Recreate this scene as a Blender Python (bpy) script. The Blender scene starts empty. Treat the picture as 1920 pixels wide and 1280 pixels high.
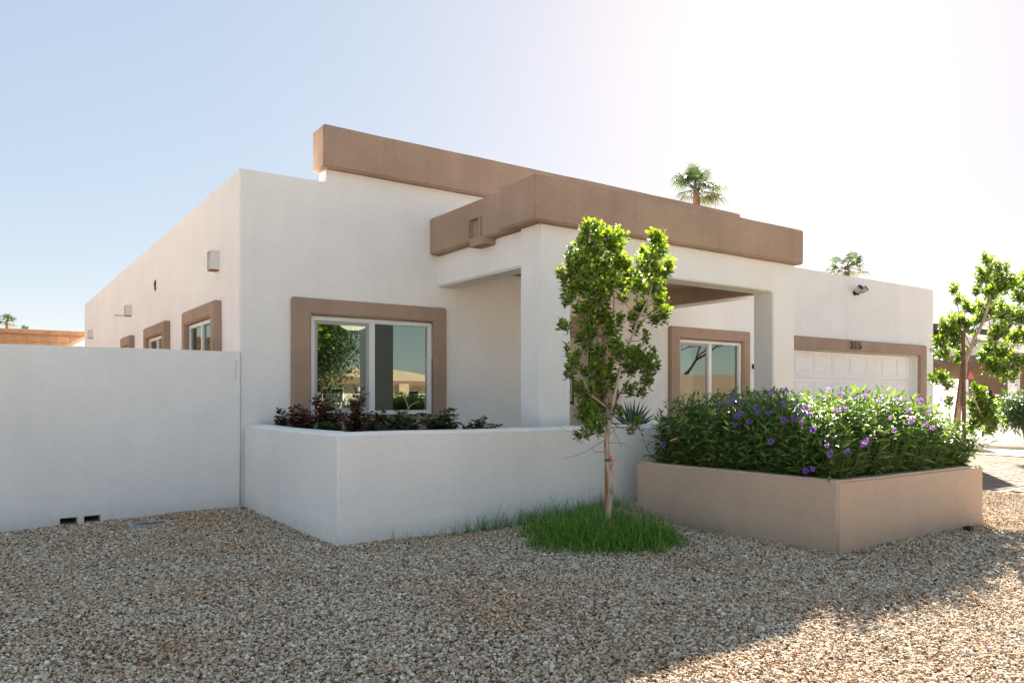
import bpy, bmesh, math, random
import numpy as np
from mathutils import Vector, Matrix, noise, Euler
R = math.radians
rng = np.random.default_rng(7)
random.seed(7)
S = bpy.context.scene
C = S.collection

# ------------------------------------------------------------------ camera, sky, sun, exposure
YAW = 35.154
cam = bpy.data.objects.new('camera', bpy.data.cameras.new('camera'))
C.objects.link(cam)
cam.location = (0, 0, 1.3)
cam.rotation_euler = (R(90), 0, R(-YAW))
cam.data.sensor_width = 36
cam.data.lens = 26.59
cam.data.shift_y = 0.0545
cam.data.clip_start = 0.05
cam.data.clip_end = 3000
S.camera = cam

SUN_EL, SUN_AZ = 26.6, 33.7            # elevation, azimuth counted from +X towards +Y
w = bpy.data.worlds.new('World'); S.world = w; w.use_nodes = True
nt = w.node_tree
bg = nt.nodes['Background']
sky = nt.nodes.new('ShaderNodeTexSky')
sky.sky_type = 'NISHITA'; sky.sun_disc = False
sky.sun_elevation = R(SUN_EL); sky.sun_rotation = R(90 - SUN_AZ)
sky.altitude = 300; sky.air_density = 0.75; sky.dust_density = 0.45; sky.ozone_density = 1.2
wb = nt.nodes.new('ShaderNodeMix'); wb.data_type = 'RGBA'; wb.blend_type = 'MULTIPLY'; wb.inputs[0].default_value = 1   # even warm tint: the camera's white balance
wb.inputs[7].default_value = (1.08, .985, .915, 1)
hz = nt.nodes.new('ShaderNodeGamma'); hz.inputs['Gamma'].default_value = .22     # hazy bright desert sky: flatter than a clear one
nt.links.new(sky.outputs['Color'], hz.inputs['Color']); hs = nt.nodes.new('ShaderNodeHueSaturation'); hs.inputs['Saturation'].default_value = 2.35
nt.links.new(hz.outputs['Color'], hs.inputs['Color']); nt.links.new(hs.outputs['Color'], wb.inputs[6]); nt.links.new(wb.outputs[2], bg.inputs['Color'])
bg.inputs['Strength'].default_value = 0.113

sd = bpy.data.lights.new('sun', 'SUN'); sd.energy = 5.0; sd.angle = R(0.53); sd.color = (1.0, 0.90, 0.78)
so = bpy.data.objects.new('sun', sd); C.objects.link(so)
sv = Vector((math.cos(R(SUN_EL)) * math.cos(R(SUN_AZ)), math.cos(R(SUN_EL)) * math.sin(R(SUN_AZ)), math.sin(R(SUN_EL))))
so.rotation_euler = sv.to_track_quat('Z', 'Y').to_euler()
so.location = (40, 30, 30)

S.view_settings.view_transform = 'Standard'
S.view_settings.look = 'None'
S.view_settings.gamma = 1
S.view_settings.use_curve_mapping = False
S.view_settings.exposure = 2.58
S.render.engine = 'CYCLES'

# ------------------------------------------------------------------ helpers
sa, ca = math.sin(R(YAW)), math.cos(R(YAW))
def ray(px, py):
    t = (px - 960) / 1418.2
    return Vector((sa + ca * t, ca - sa * t, (744.66 - py) / 1418.2))
def at_d(px, py, d): return Vector((0, 0, 1.3)) + ray(px, py) * d
def at_y(px, py, Y):
    r = ray(px, py); return Vector((0, 0, 1.3)) + r * (Y / r.y)
def at_g(px, py, z=0.0):
    r = ray(px, py); return Vector((0, 0, 1.3)) + r * ((z - 1.3) / r.z)

def terrain(x, y):
    h = 0.020 * noise.noise(Vector((x * .8, y * .8, 3))) + 0.014 * noise.noise(Vector((x * 2.3, y * 2.3, 7)))
    if y > 6.0: h -= 0.055 * max(0, min(1, (1.7 - x) / 2.2)) * min(1, (y - 6.0) / 2)
    d = math.hypot((x - 6.1) / 1.1, (y - 6.1) / .5)
    h += 0.10 * math.exp(-d * d * 1.3)
    d = math.hypot((x - 2.1), (y - 9.0))
    h += 0.02 * math.exp(-d * d * 1.2)
    d = math.hypot(x - 4.55, y - 5.15)
    h += 0.025 * math.exp(-d * d * 2)
    return h

def tag(o, label=None, cat=None, group=None, kind=None):
    if label: o['label'] = label
    if cat: o['category'] = cat
    if group: o['group'] = group
    if kind: o['kind'] = kind
    return o
def thing(name, label, cat, loc=(0, 0, 0), group=None, kind=None):
    o = bpy.data.objects.new(name, None); C.objects.link(o); o.location = loc
    o.empty_display_size = .2
    return tag(o, label, cat, group, kind)
def link(name, me, mat, parent=None, origin=None):
    o = bpy.data.objects.new(name, me); C.objects.link(o)
    if mat is not None and len(me.materials) == 0: me.materials.append(mat)
    if parent is not None:
        o.parent = parent
        p = parent; t = Vector((0, 0, 0))
        while p is not None:
            if p.type == 'EMPTY': t = t + Vector(p.location)
            p = p.parent
        if parent.type == 'EMPTY': o.matrix_parent_inverse = Matrix.Translation(-t)
    elif origin is not None:
        me.transform(Matrix.Translation(-Vector(origin))); o.location = origin
    return o

class MB:
    def __init__(s): s.v = []; s.f = []; s.a = []
    def add(s, vs, fs):
        k = len(s.v); s.v += [tuple(v) for v in vs]; s.f += [tuple(i + k for i in f) for f in fs]; return s
    def box(s, x0, x1, y0, y1, z0, z1, M=None):
        vs = [Vector((x, y, z)) for z in (z0, z1) for y in (y0, y1) for x in (x0, x1)]
        if M is not None: vs = [M @ v for v in vs]
        return s.add(vs, [(0, 2, 3, 1), (4, 5, 7, 6), (0, 1, 5, 4), (2, 6, 7, 3), (0, 4, 6, 2), (1, 3, 7, 5)])
    def tube(s, pts, rad, n=8, cap=True):
        pts = [Vector(p) for p in pts]
        if not hasattr(rad, '__len__'): rad = [rad] * len(pts)
        vs = []; fs = []
        up = Vector((0.13, 0.21, 1)).normalized()
        for i, p in enumerate(pts):
            d = (pts[min(i + 1, len(pts) - 1)] - pts[max(i - 1, 0)]).normalized()
            a = d.cross(up)
            if a.length < 1e-3: a = d.cross(Vector((1, 0, 0)))
            a.normalize(); b = a.cross(d)
            for k in range(n):
                t = 2 * math.pi * k / n
                vs.append(p + (a * math.cos(t) + b * math.sin(t)) * rad[i])
        for i in range(len(pts) - 1):
            for k in range(n):
                fs.append((i * n + k, i * n + (k + 1) % n, (i + 1) * n + (k + 1) % n, (i + 1) * n + k))
        if cap:
            fs.append(tuple(range(n))[::-1]); fs.append(tuple((len(pts) - 1) * n + k for k in range(n)))
        return s.add(vs, fs)
    def prism(s, poly, axis, a, b):
        """poly: 2D points, extruded along axis ('x','y','z') from a to b"""
        def mk(p, q):
            if axis == 'x': return Vector((q, p[0], p[1]))
            if axis == 'y': return Vector((p[0], q, p[1]))
            return Vector((p[0], p[1], q))
        n = len(poly)
        vs = [mk(p, a) for p in poly] + [mk(p, b) for p in poly]
        fs = [tuple(range(n)), tuple(range(2 * n - 1, n - 1, -1))] + [(i, i + n, (i + 1) % n + n, (i + 1) % n) for i in range(n)]
        return s.add(vs, fs)
    def build(s, name, mat, parent=None, smooth=False, bevel=0, origin=None):
        me = bpy.data.meshes.new(name); me.from_pydata(s.v, [], s.f)
        bm = bmesh.new(); bm.from_mesh(me)
        bmesh.ops.recalc_face_normals(bm, faces=bm.faces)
        if bevel:
            es = [e for e in bm.edges if len(e.link_faces) == 2 and e.calc_face_angle(0) > .5]
            bmesh.ops.bevel(bm, geom=es, offset=bevel, segments=2, affect='EDGES', clamp_overlap=True)
        bm.to_mesh(me); bm.free()
        if smooth: me.polygons.foreach_set('use_smooth', [True] * len(me.polygons))
        return link(name, me, mat, parent, origin)

def solid(name, boxes, mat, parent=None, holes=(), step=.35, bevel=.022, amp=.004, origin=None, seg=3, freq=1.6):
    """union of axis boxes minus holes, rounded hand-trowelled edges, slightly uneven faces"""
    X, Y, Z = (sorted(set(round(v, 4) for b in list(boxes) + list(holes) for v in b[k:k + 2])) for k in (0, 2, 4))
    def inside(c, b): return b[0] < c[0] < b[1] and b[2] < c[1] < b[3] and b[4] < c[2] < b[5]
    nx, ny, nz = len(X) - 1, len(Y) - 1, len(Z) - 1
    F = np.zeros((nx + 2, ny + 2, nz + 2), bool)
    for i in range(nx):
        for j in range(ny):
            for k in range(nz):
                c = ((X[i] + X[i + 1]) / 2, (Y[j] + Y[j + 1]) / 2, (Z[k] + Z[k + 1]) / 2)
                F[i + 1, j + 1, k + 1] = any(inside(c, b) for b in boxes) and not any(inside(c, h) for h in holes)
    idx = {}; V = []; fs = []
    def vid(i, j, k):
        q = (i, j, k)
        if q not in idx: idx[q] = len(V); V.append((X[i], Y[j], Z[k]))
        return idx[q]
    for i in range(nx):
        for j in range(ny):
            for k in range(nz):
                if not F[i + 1, j + 1, k + 1]: continue
                if not F[i, j + 1, k + 1]: fs.append([vid(i, j, k), vid(i, j, k + 1), vid(i, j + 1, k + 1), vid(i, j + 1, k)])
                if not F[i + 2, j + 1, k + 1]: fs.append([vid(i + 1, j, k), vid(i + 1, j + 1, k), vid(i + 1, j + 1, k + 1), vid(i + 1, j, k + 1)])
                if not F[i + 1, j, k + 1]: fs.append([vid(i, j, k), vid(i + 1, j, k), vid(i + 1, j, k + 1), vid(i, j, k + 1)])
                if not F[i + 1, j + 2, k + 1]: fs.append([vid(i, j + 1, k), vid(i, j + 1, k + 1), vid(i + 1, j + 1, k + 1), vid(i + 1, j + 1, k)])
                if not F[i + 1, j + 1, k]: fs.append([vid(i, j, k), vid(i, j + 1, k), vid(i + 1, j + 1, k), vid(i + 1, j, k)])
                if not F[i + 1, j + 1, k + 2]: fs.append([vid(i, j, k + 1), vid(i + 1, j, k + 1), vid(i + 1, j + 1, k + 1), vid(i, j + 1, k + 1)])
    bm = bmesh.new(); vs = [bm.verts.new(v) for v in V]
    for f in fs:
        try: bm.faces.new([vs[i] for i in f])
        except ValueError: pass
    bmesh.ops.recalc_face_normals(bm, faces=bm.faces)
    bmesh.ops.dissolve_limit(bm, angle_limit=.02, verts=bm.verts, edges=bm.edges)
    bb = [(min(v.co[k] for v in bm.verts), max(v.co[k] for v in bm.verts)) for k in range(3)]
    if bevel:
        es = [e for e in bm.edges if len(e.link_faces) == 2 and e.calc_face_angle(0) > .5]
        for f in bmesh.ops.bevel(bm, geom=es, offset=bevel, segments=seg, affect='EDGES', clamp_overlap=True)['faces']: f.smooth = True
    for k in range(3):
        n_ = int((bb[k][1] - bb[k][0]) / step)
        for i in range(1, n_ + 1):
            c = [0, 0, 0]; c[k] = bb[k][0] + (bb[k][1] - bb[k][0]) * (i + .013) / (n_ + 1); no = [0, 0, 0]; no[k] = 1
            bmesh.ops.bisect_plane(bm, geom=list(bm.verts) + list(bm.edges) + list(bm.faces), dist=1e-5, plane_co=c, plane_no=no)
    bmesh.ops.triangulate(bm, faces=[f for f in bm.faces if len(f.verts) > 4])
    for e in bm.edges:
        if len(e.link_faces) == 2 and e.calc_face_angle(0) > .8: e.smooth = False
    if amp:
        for v in bm.verts:
            v.co += noise.noise_vector(v.co * freq) * amp + noise.noise_vector(v.co * freq * 3.1) * amp * .4
    me = bpy.data.meshes.new(name); bm.to_mesh(me); bm.free()
    o = link(name, me, mat, parent, origin)
    m = o.modifiers.new('wn', 'WEIGHTED_NORMAL'); m.keep_sharp = True; m.weight = 80
    return o

# leaf clouds -------------------------------------------------------
OVATE = (np.array([(0, 0, 0), (-.27, .28, .07), (0, .28, 0), (.27, .28, .07), (-.30, .62, .05), (0, .62, -.02), (.30, .62, .05), (0, 1, -.10)]),
         [(0, 2, 1), (0, 3, 2), (1, 2, 5, 4), (2, 3, 6, 5), (4, 5, 7), (5, 6, 7)])
LANCE = (np.array([(0, 0, 0), (-.085, .22, .03), (0, .22, 0), (.085, .22, .03), (-.095, .55, -.01), (0, .55, -.045), (.095, .55, -.01), (0, 1, -.22)]),
         OVATE[1])
def leaves(P, D, L, tone, young, tmpl, name, mat, parent, wid=1.0, kind='stuff', curl=0.0):
    P = np.asarray(P, float); D = np.asarray(D, float); n = len(P)
    D = D / np.linalg.norm(D, axis=1)[:, None]
    up = np.tile([0, 0, 1.], (n, 1)) + rng.normal(0, .45, (n, 3))
    Xa = np.cross(D, up); Xa /= np.linalg.norm(Xa, axis=1)[:, None]
    Za = np.cross(Xa, D)
    T, F = tmpl; L = np.asarray(L)[:, None, None]
    V = P[:, None, :] + L * (T[None, :, 0:1] * wid * Xa[:, None, :] + T[None, :, 1:2] * D[:, None, :] + T[None, :, 2:3] * Za[:, None, :])
    m = len(T); V = V.reshape(-1, 3)
    faces = [tuple(i + k * m for i in f) for k in range(n) for f in F]
    me = bpy.data.meshes.new(name); me.from_pydata(V.tolist(), [], faces)
    for nm, arr in (('tone', tone), ('young', young)):
        a = me.attributes.new(nm, 'FLOAT', 'POINT'); a.data.foreach_set('value', np.repeat(np.asarray(arr, np.float32), m))
    me.polygons.foreach_set('use_smooth', [True] * len(me.polygons))
    o = link(name, me, mat, parent)
    if kind: o['kind'] = kind
    return o

# ------------------------------------------------------------------ materials
def newmat(name):
    m = bpy.data.materials.new(name); m.use_nodes = True
    n = m.node_tree; p = n.nodes['Principled BSDF']; return m, n, p
def N(n, t, **k):
    x = n.nodes.new(t)
    for a, b in k.items():
        if a in x.inputs.keys(): x.inputs[a].default_value = b
        else: setattr(x, a, b)
    return x
def coord(n): return N(n, 'ShaderNodeNewGeometry').outputs['Position']
def noise_tex(n, scale, detail=4, rough=.55, vec=None, dist=0):
    t = N(n, 'ShaderNodeTexNoise'); t.inputs['Scale'].default_value = scale; t.inputs['Detail'].default_value = detail
    t.inputs['Roughness'].default_value = rough; t.inputs['Distortion'].default_value = dist
    n.links.new(vec if vec is not None else coord(n), t.inputs['Vector']); return t
def ramp(n, src, stops, interp='LINEAR'):
    r = N(n, 'ShaderNodeValToRGB'); r.color_ramp.interpolation = interp
    e = r.color_ramp.elements
    while len(e) < len(stops): e.new(.5)
    for i, (p, c) in enumerate(stops): e[i].position = p; e[i].color = (c[0], c[1], c[2], 1)
    n.links.new(src, r.inputs['Fac']); return r
def mixc(n, fac, a, b, mode='MIX'):
    m = N(n, 'ShaderNodeMix', data_type='RGBA', blend_type=mode)
    for s, v in ((0, fac), (6, a), (7, b)):
        if hasattr(v, 'is_linked') or hasattr(v, 'links'): n.links.new(v, m.inputs[s])
        else: m.inputs[s].default_value = v if s == 0 else (v[0], v[1], v[2], 1)
    return m.outputs[2]
def bump(n, h, strength, dist=.01, prev=None):
    b = N(n, 'ShaderNodeBump'); b.inputs['Strength'].default_value = strength; b.inputs['Distance'].default_value = dist
    n.links.new(h, b.inputs['Height'])
    if prev is not None: n.links.new(prev, b.inputs['Normal'])
    return b.outputs['Normal']

def stucco(name, col, var=.06, dirt=(.30, .24, .19), dirt_amt=.5, dirt_h=.18, bstr=.85):
    m, n, p = newmat(name)
    pos = coord(n)
    big = noise_tex(n, 1.1, 5, .6, pos)
    c1 = ramp(n, big.outputs['Fac'], [(.3, [c * (1 - var) for c in col]), (.7, [min(1, c * (1 + var * .6)) for c in col])]).outputs['Color']
    # faint vertical weather streaks
    mp = N(n, 'ShaderNodeMapping'); mp.inputs['Scale'].default_value = (5, 5, .35); n.links.new(pos, mp.inputs['Vector'])
    st = noise_tex(n, 1.0, 4, .6, mp.outputs['Vector'])
    sr = ramp(n, st.outputs['Fac'], [(.45, (1, 1, 1)), (.75, (1 - var * .5, 1 - var * .6, 1 - var * .7))]).outputs['Color']
    c2 = mixc(n, 1.0, c1, sr, 'MULTIPLY')
    mo = noise_tex(n, 26, 5, .7, pos)
    c2 = mixc(n, 1.0, c2, ramp(n, mo.outputs['Fac'], [(.3, (1 - var * .8,) * 3), (.65, (1, 1, 1))]).outputs['Color'], 'MULTIPLY')
    # dirt splashed up from the gravel
    sep = N(n, 'ShaderNodeSeparateXYZ'); n.links.new(pos, sep.inputs[0])
    mr = N(n, 'ShaderNodeMapRange'); mr.inputs['From Min'].default_value = dirt_h; mr.inputs['From Max'].default_value = -.02
    n.links.new(sep.outputs['Z'], mr.inputs['Value'])
    dn = noise_tex(n, 9, 5, .7, pos)
    mul = N(n, 'ShaderNodeMath', operation='MULTIPLY'); n.links.new(mr.outputs[0], mul.inputs[0]); n.links.new(dn.outputs['Fac'], mul.inputs[1])
    mul2 = N(n, 'ShaderNodeMath', operation='MULTIPLY'); n.links.new(mul.outputs[0], mul2.inputs[0]); mul2.inputs[1].default_value = dirt_amt
    mul2.use_clamp = True
    c3 = mixc(n, mul2.outputs[0], c2, dirt)
    n.links.new(c3, p.inputs['Base Color'])
    fine = noise_tex(n, 170, 3, .6, pos); mid = noise_tex(n, 38, 4, .6, pos)
    b0 = bump(n, noise_tex(n, 7, 4, .6, pos).outputs['Fac'], .35, .02); b1 = bump(n, mid.outputs['Fac'], bstr, .008, b0); b2 = bump(n, fine.outputs['Fac'], bstr, .003, b1)
    n.links.new(b2, p.inputs['Normal']); p.inputs['Roughness'].default_value = .92
    p.inputs['Specular IOR Level'].default_value = .2
    return m
def plain(name, col, rough=.6, var=.12, scale=12, bstr=.15, metal=0, spec=.5):
    m, n, p = newmat(name); t = noise_tex(n, scale, 4)
    c = ramp(n, t.outputs['Fac'], [(.3, [x * (1 - var) for x in col]), (.7, [min(1, x * (1 + var)) for x in col])])
    n.links.new(c.outputs['Color'], p.inputs['Base Color']); p.inputs['Roughness'].default_value = rough
    p.inputs['Metallic'].default_value = metal; p.inputs['Specular IOR Level'].default_value = spec
    if bstr: n.links.new(bump(n, t.outputs['Fac'], bstr, .004), p.inputs['Normal'])
    return m
def leafmat(name, dark, light, young, trans=.35, rough=.4, spec=.5):
    m, n, p = newmat(name)
    at = N(n, 'ShaderNodeAttribute', attribute_name='tone'); ay = N(n, 'ShaderNodeAttribute', attribute_name='young')
    c = mixc(n, at.outputs['Fac'], dark, light); c = mixc(n, ay.outputs['Fac'], c, young)
    n.links.new(c, p.inputs['Base Color']); p.inputs['Roughness'].default_value = rough; p.inputs['Specular IOR Level'].default_value = spec
    tr = N(n, 'ShaderNodeBsdfTranslucent')
    cc = mixc(n, 1.0, c, (1.5, 1.6, .7), 'MULTIPLY'); n.links.new(cc, tr.inputs['Color'])
    mx = N(n, 'ShaderNodeMixShader'); mx.inputs[0].default_value = trans
    n.links.new(p.outputs[0], mx.inputs[1]); n.links.new(tr.outputs[0], mx.inputs[2])
    n.links.new(mx.outputs[0], n.nodes['Material Output'].inputs['Surface'])
    return m

M = {}
M['white'] = stucco('white_stucco', (.87, .85, .815), .05)
M['brown'] = stucco('brown_stucco', (.42, .30, .222), .15, dirt_amt=0)
M['planter'] = stucco('tan_stucco', (.60, .45, .335), .08, dirt=(.2, .17, .14), dirt_amt=.5, dirt_h=.2)
M['rose'] = stucco('weathered_stucco', (.74, .70, .67), .05, dirt_amt=0)
M['roofwhite'] = plain('roof_coating', (.74, .73, .70), .9)
M['vinyl'] = plain('white_vinyl', (.78, .77, .75), .35, .02, 3, 0)
M['screenframe'] = plain('grey_sash', (.42, .41, .39), .45, .03, 3, 0)
M['doorw'] = plain('garage_paint', (.90, .885, .85), .5, .03, 3, .05)
M['cream'] = plain('cream_paint', (.62, .54, .45), .55, .03, 3, .05)
M['black'] = plain('black_metal', (.015, .014, .014), .45, .1, 20, 0)
M['darkplastic'] = plain('black_sheet', (.01, .01, .011), .75, .2, 20, .2)
M['lampcream'] = plain('lamp_shell', (.52, .48, .40), .4, .05, 9, 0)
M['metalwhite'] = plain('painted_sheet', (.70, .66, .62), .55, .06, 20, .1)
M['rust'] = plain('rusted_sheet', (.30, .14, .06), .8, .3, 40, .2)
M['maroon'] = plain('maroon_metal', (.07, .012, .02), .5, .2, 20, 0)
M['wood'] = plain('stake_wood', (.36, .17, .075), .75, .25, 25, .3)
M['stakebrown'] = plain('brown_stake', (.13, .075, .042), .8, .3, 25, .3)
M['wooddark'] = plain('weathered_wood', (.17, .09, .05), .8, .3, 25, .3)
M['concrete'] = plain('grey_concrete', (.38, .365, .34), .9, .15, 30, .3)
M['asphalt'] = plain('asphalt', (.055, .055, .057), .9, .25, 60, .4)
M['paper'] = plain('paper_scrap', (.62, .66, .68), .7, .1, 60, .2)
M['greentape'] = plain('green_tape', (.012, .12, .085), .5, .1, 30, 0)
M['pink'] = plain('pink_ribbon', (.72, .16, .15), .5, .1, 30, 0)
M['sand'] = plain('desert_ground', (.50, .42, .33), .95, .2, .4, .2)
M['soil'] = plain('dark_soil', (.07, .05, .035), .95, .5, 22, .8)
M['gleaf'] = leafmat('ficus_leaf', (.030, .085, .008), (.17, .28, .025), (.46, .54, .06), .36, .33)
M['pleaf'] = leafmat('petunia_leaf', (.026, .075, .012), (.18, .30, .06), (.38, .47, .13), .28, .5)
M['rleaf'] = leafmat('rose_leaf', (.016, .045, .012), (.045, .12, .02), (.085, .022, .016), .25, .35)
M['oleaf'] = leafmat('oleander_leaf', (.03, .06, .025), (.09, .15, .06), (.17, .26, .08), .25, .4)
M['dleaf'] = leafmat('mesquite_leaf', (.02, .04, .01), (.07, .11, .03), (.12, .16, .04), .3, .5)
M['palmleaf'] = leafmat('palm_leaf', (.020, .045, .012), (.06, .11, .025), (.30, .22, .12), .3, .4)
M['yucca'] = plain('yucca_leaf', (.055, .10, .062), .5, .25, 6, 0)
M['grass'] = leafmat('grass_blade', (.022, .10, .006), (.13, .33, .025), (.42, .46, .14), .3, .5)
M['petal'] = leafmat('purple_petal', (.13, .045, .46), (.30, .13, .68), (.30, .13, .68), .4, .6)
M['dkpetal'] = plain('flower_throat', (.05, .01, .14), .6, .1, 20, 0)
M['redpetal'] = leafmat('magenta_petal', (.30, .01, .07), (.45, .03, .14), (.45, .03, .14), .3, .6)
M['litter'] = plain('dry_litter', (.20, .12, .065), .85, .5, 9, 0)
M['deadleaf'] = plain('dead_leaf', (.55, .26, .09), .7, .2, 40, 0)

# pale bark with knots
m, n, p = newmat('pale_bark'); pos = coord(n)
mp = N(n, 'ShaderNodeMapping'); mp.inputs['Scale'].default_value = (30, 30, 8); n.links.new(pos, mp.inputs['Vector'])
t = noise_tex(n, 1, 5, .65, mp.outputs['Vector'])
c = ramp(n, t.outputs['Fac'], [(.30, (.12, .07, .045)), (.42, (.38, .28, .21)), (.7, (.56, .46, .38))])
n.links.new(c.outputs['Color'], p.inputs['Base Color']); p.inputs['Roughness'].default_value = .85
n.links.new(bump(n, t.outputs['Fac'], .5, .006), p.inputs['Normal']); M['bark'] = m
M['twig'] = plain('twig_bark', (.30, .22, .16), .85, .25, 40, .2)
M['stem'] = plain('green_stem', (.08, .10, .04), .6, .2, 20, 0)
M['rstem'] = plain('rose_stem', (.10, .055, .035), .6, .2, 20, 0)
M['palmtrunk'] = plain('palm_trunk', (.23, .13, .08), .9, .3, 8, .6)

# glass: coated pane that mirrors the street and lets the dim room show
m, n, p = newmat('window_glass')
gl = N(n, 'ShaderNodeBsdfGlossy'); gl.inputs['Roughness'].default_value = 0.0; gl.inputs['Color'].default_value = (.72, .82, .76, 1)
tr = N(n, 'ShaderNodeBsdfTransparent'); tr.inputs['Color'].default_value = (.72, .80, .76, 1)
lw = N(n, 'ShaderNodeLayerWeight'); lw.inputs['Blend'].default_value = .25
mr = N(n, 'ShaderNodeMapRange'); mr.inputs['To Min'].default_value = .24; mr.inputs['To Max'].default_value = .9
n.links.new(lw.outputs['Fresnel'], mr.inputs['Value'])
wv = noise_tex(n, 1.3, 1, .5)
n.links.new(bump(n, wv.outputs['Fac'], .05, .02), gl.inputs['Normal'])
mx = N(n, 'ShaderNodeMixShader'); n.links.new(mr.outputs[0], mx.inputs[0])
n.links.new(tr.outputs[0], mx.inputs[1]); n.links.new(gl.outputs[0], mx.inputs[2])
n.links.new(mx.outputs[0], n.nodes['Material Output'].inputs['Surface']); M['glass'] = m
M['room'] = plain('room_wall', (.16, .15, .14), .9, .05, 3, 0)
M['curtain'] = plain('grey_curtain', (.055, .058, .062), .9, .1, 3, 0)
m, n, p = newmat('lit_dome'); p.inputs['Base Color'].default_value = (.8, .75, .6, 1)
p.inputs['Emission Color'].default_value = (1, .83, .55, 1); p.inputs['Emission Strength'].default_value = .34; M['dome'] = m

# shingles
def shingle(name, a, b):
    m, n, p = newmat(name); pos = coord(n)
    br = N(n, 'ShaderNodeTexBrick'); br.inputs['Scale'].default_value = 2.2; br.inputs['Mortar Size'].default_value = .02
    br.inputs['Color1'].default_value = (*a, 1); br.inputs['Color2'].default_value = (*b, 1); br.inputs['Mortar'].default_value = (a[0] * .5, a[1] * .5, a[2] * .5, 1)
    mp = N(n, 'ShaderNodeMapping'); mp.inputs['Rotation'].default_value = (R(90), 0, 0); n.links.new(pos, mp.inputs['Vector'])
    n.links.new(mp.outputs[0], br.inputs['Vector'])
    t = noise_tex(n, 8, 5); c = mixc(n, .35, br.outputs['Color'], ramp(n, t.outputs['Fac'], [(.3, [x * .6 for x in a]), (.7, [x * 1.5 for x in b])]).outputs['Color'])
    n.links.new(c, p.inputs['Base Color']); p.inputs['Roughness'].default_value = 1; p.inputs['Specular IOR Level'].default_value = .08
    n.links.new(bump(n, br.outputs['Fac'], .5, .01), p.inputs['Normal']); return m
M['shingle'] = shingle('grey_shingle', (.11, .092, .078), (.16, .135, .115))
M['shingletan'] = shingle('tan_shingle', (.17, .12, .08), (.22, .165, .115))
M['block'] = plain('tan_block', (.50, .28, .145), .92, .18, 3.0, .3)
M['blockjoint'] = plain('block_joint', (.40, .22, .12), .95, .1, 9, .3)
M['tanwall'] = plain('tan_wall_paint', (.42, .29, .19), .9, .12, 2.0, .3)
M['brownbrick'] = plain('brown_brick', (.17, .105, .07), .9, .15, 6, .3)
M['creamwall'] = plain('cream_wall', (.50, .43, .34), .9, .06, 2, .2)
M['darkfascia'] = plain('dark_fascia', (.09, .06, .05), .7, .1, 6, 0)

# ground dirt / fine gravel seen between the stones
m, n, p = newmat('ground_gravel'); pos = coord(n)
vo = N(n, 'ShaderNodeTexVoronoi'); vo.inputs['Scale'].default_value = 46; n.links.new(pos, vo.inputs['Vector'])
big = noise_tex(n, .8, 5, .6, pos)
cr = ramp(n, vo.outputs['Color'], [(0.0, (.14, .105, .08)), (.35, (.38, .29, .22)), (.7, (.52, .43, .34)), (1, (.70, .63, .54))])
c = mixc(n, big.outputs['Fac'], cr.outputs['Color'], (.40, .30, .21), 'MIX')
c = mixc(n, .55, c, cr.outputs['Color'])
n.links.new(c, p.inputs['Base Color']); p.inputs['Roughness'].default_value = .95
n.links.new(bump(n, vo.outputs['Distance'], .8, .012), p.inputs['Normal']); M['ground'] = m
# stones: one colour per stone
m, n, p = newmat('gravel_stone')
oi = N(n, 'ShaderNodeObjectInfo')
cr = ramp(n, oi.outputs['Random'], [(0, (.10, .07, .05)), (.08, (.26, .175, .115)), (.20, (.42, .30, .205)), (.36, (.53, .415, .305)), (.52, (.60, .50, .39)), (.66, (.70, .57, .44)),
                                    (.78, (.56, .53, .48)), (.86, (.82, .74, .63)), (.94, (.88, .84, .78)), (.97, (.58, .32, .17))], 'CONSTANT')
pos = coord(n); big = noise_tex(n, .9, 4, .6, pos)
tint = ramp(n, big.outputs['Fac'], [(.34, (.95, .84, .70)), (.50, (1.0, .985, .91)), (.68, (1.02, 1.03, .98))])
c = mixc(n, 1, cr.outputs['Color'], tint.outputs['Color'], 'MULTIPLY')
t = noise_tex(n, 160, 3, .6, pos); c = mixc(n, 1, c, ramp(n, t.outputs['Fac'], [(.3, (.78, .76, .74)), (.7, (1.15, 1.15, 1.15))]).outputs['Color'], 'MULTIPLY')
n.links.new(c, p.inputs['Base Color']); p.inputs['Roughness'].default_value = .8; p.inputs['Specular IOR Level'].default_value = .25; M['stone'] = m
# pavers
m, n, p = newmat('paver')
oi = N(n, 'ShaderNodeObjectInfo'); pos = coord(n)
wn = N(n, 'ShaderNodeTexVoronoi'); wn.inputs['Scale'].default_value = 5; n.links.new(pos, wn.inputs['Vector'])
cr = ramp(n, wn.outputs['Color'], [(0, (.20, .15, .115)), (.5, (.25, .195, .155)), (1, (.30, .24, .20))])
t = noise_tex(n, 30, 5); c = mixc(n, .4, cr.outputs['Color'], ramp(n, t.outputs['Fac'], [(.3, (.15, .115, .09)), (.7, (.32, .26, .215))]).outputs['Color'])
n.links.new(c, p.inputs['Base Color']); p.inputs['Roughness'].default_value = 1; p.inputs['Specular IOR Level'].default_value = .05
n.links.new(bump(n, t.outputs['Fac'], .3, .004), p.inputs['Normal']); M['paver'] = m
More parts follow.
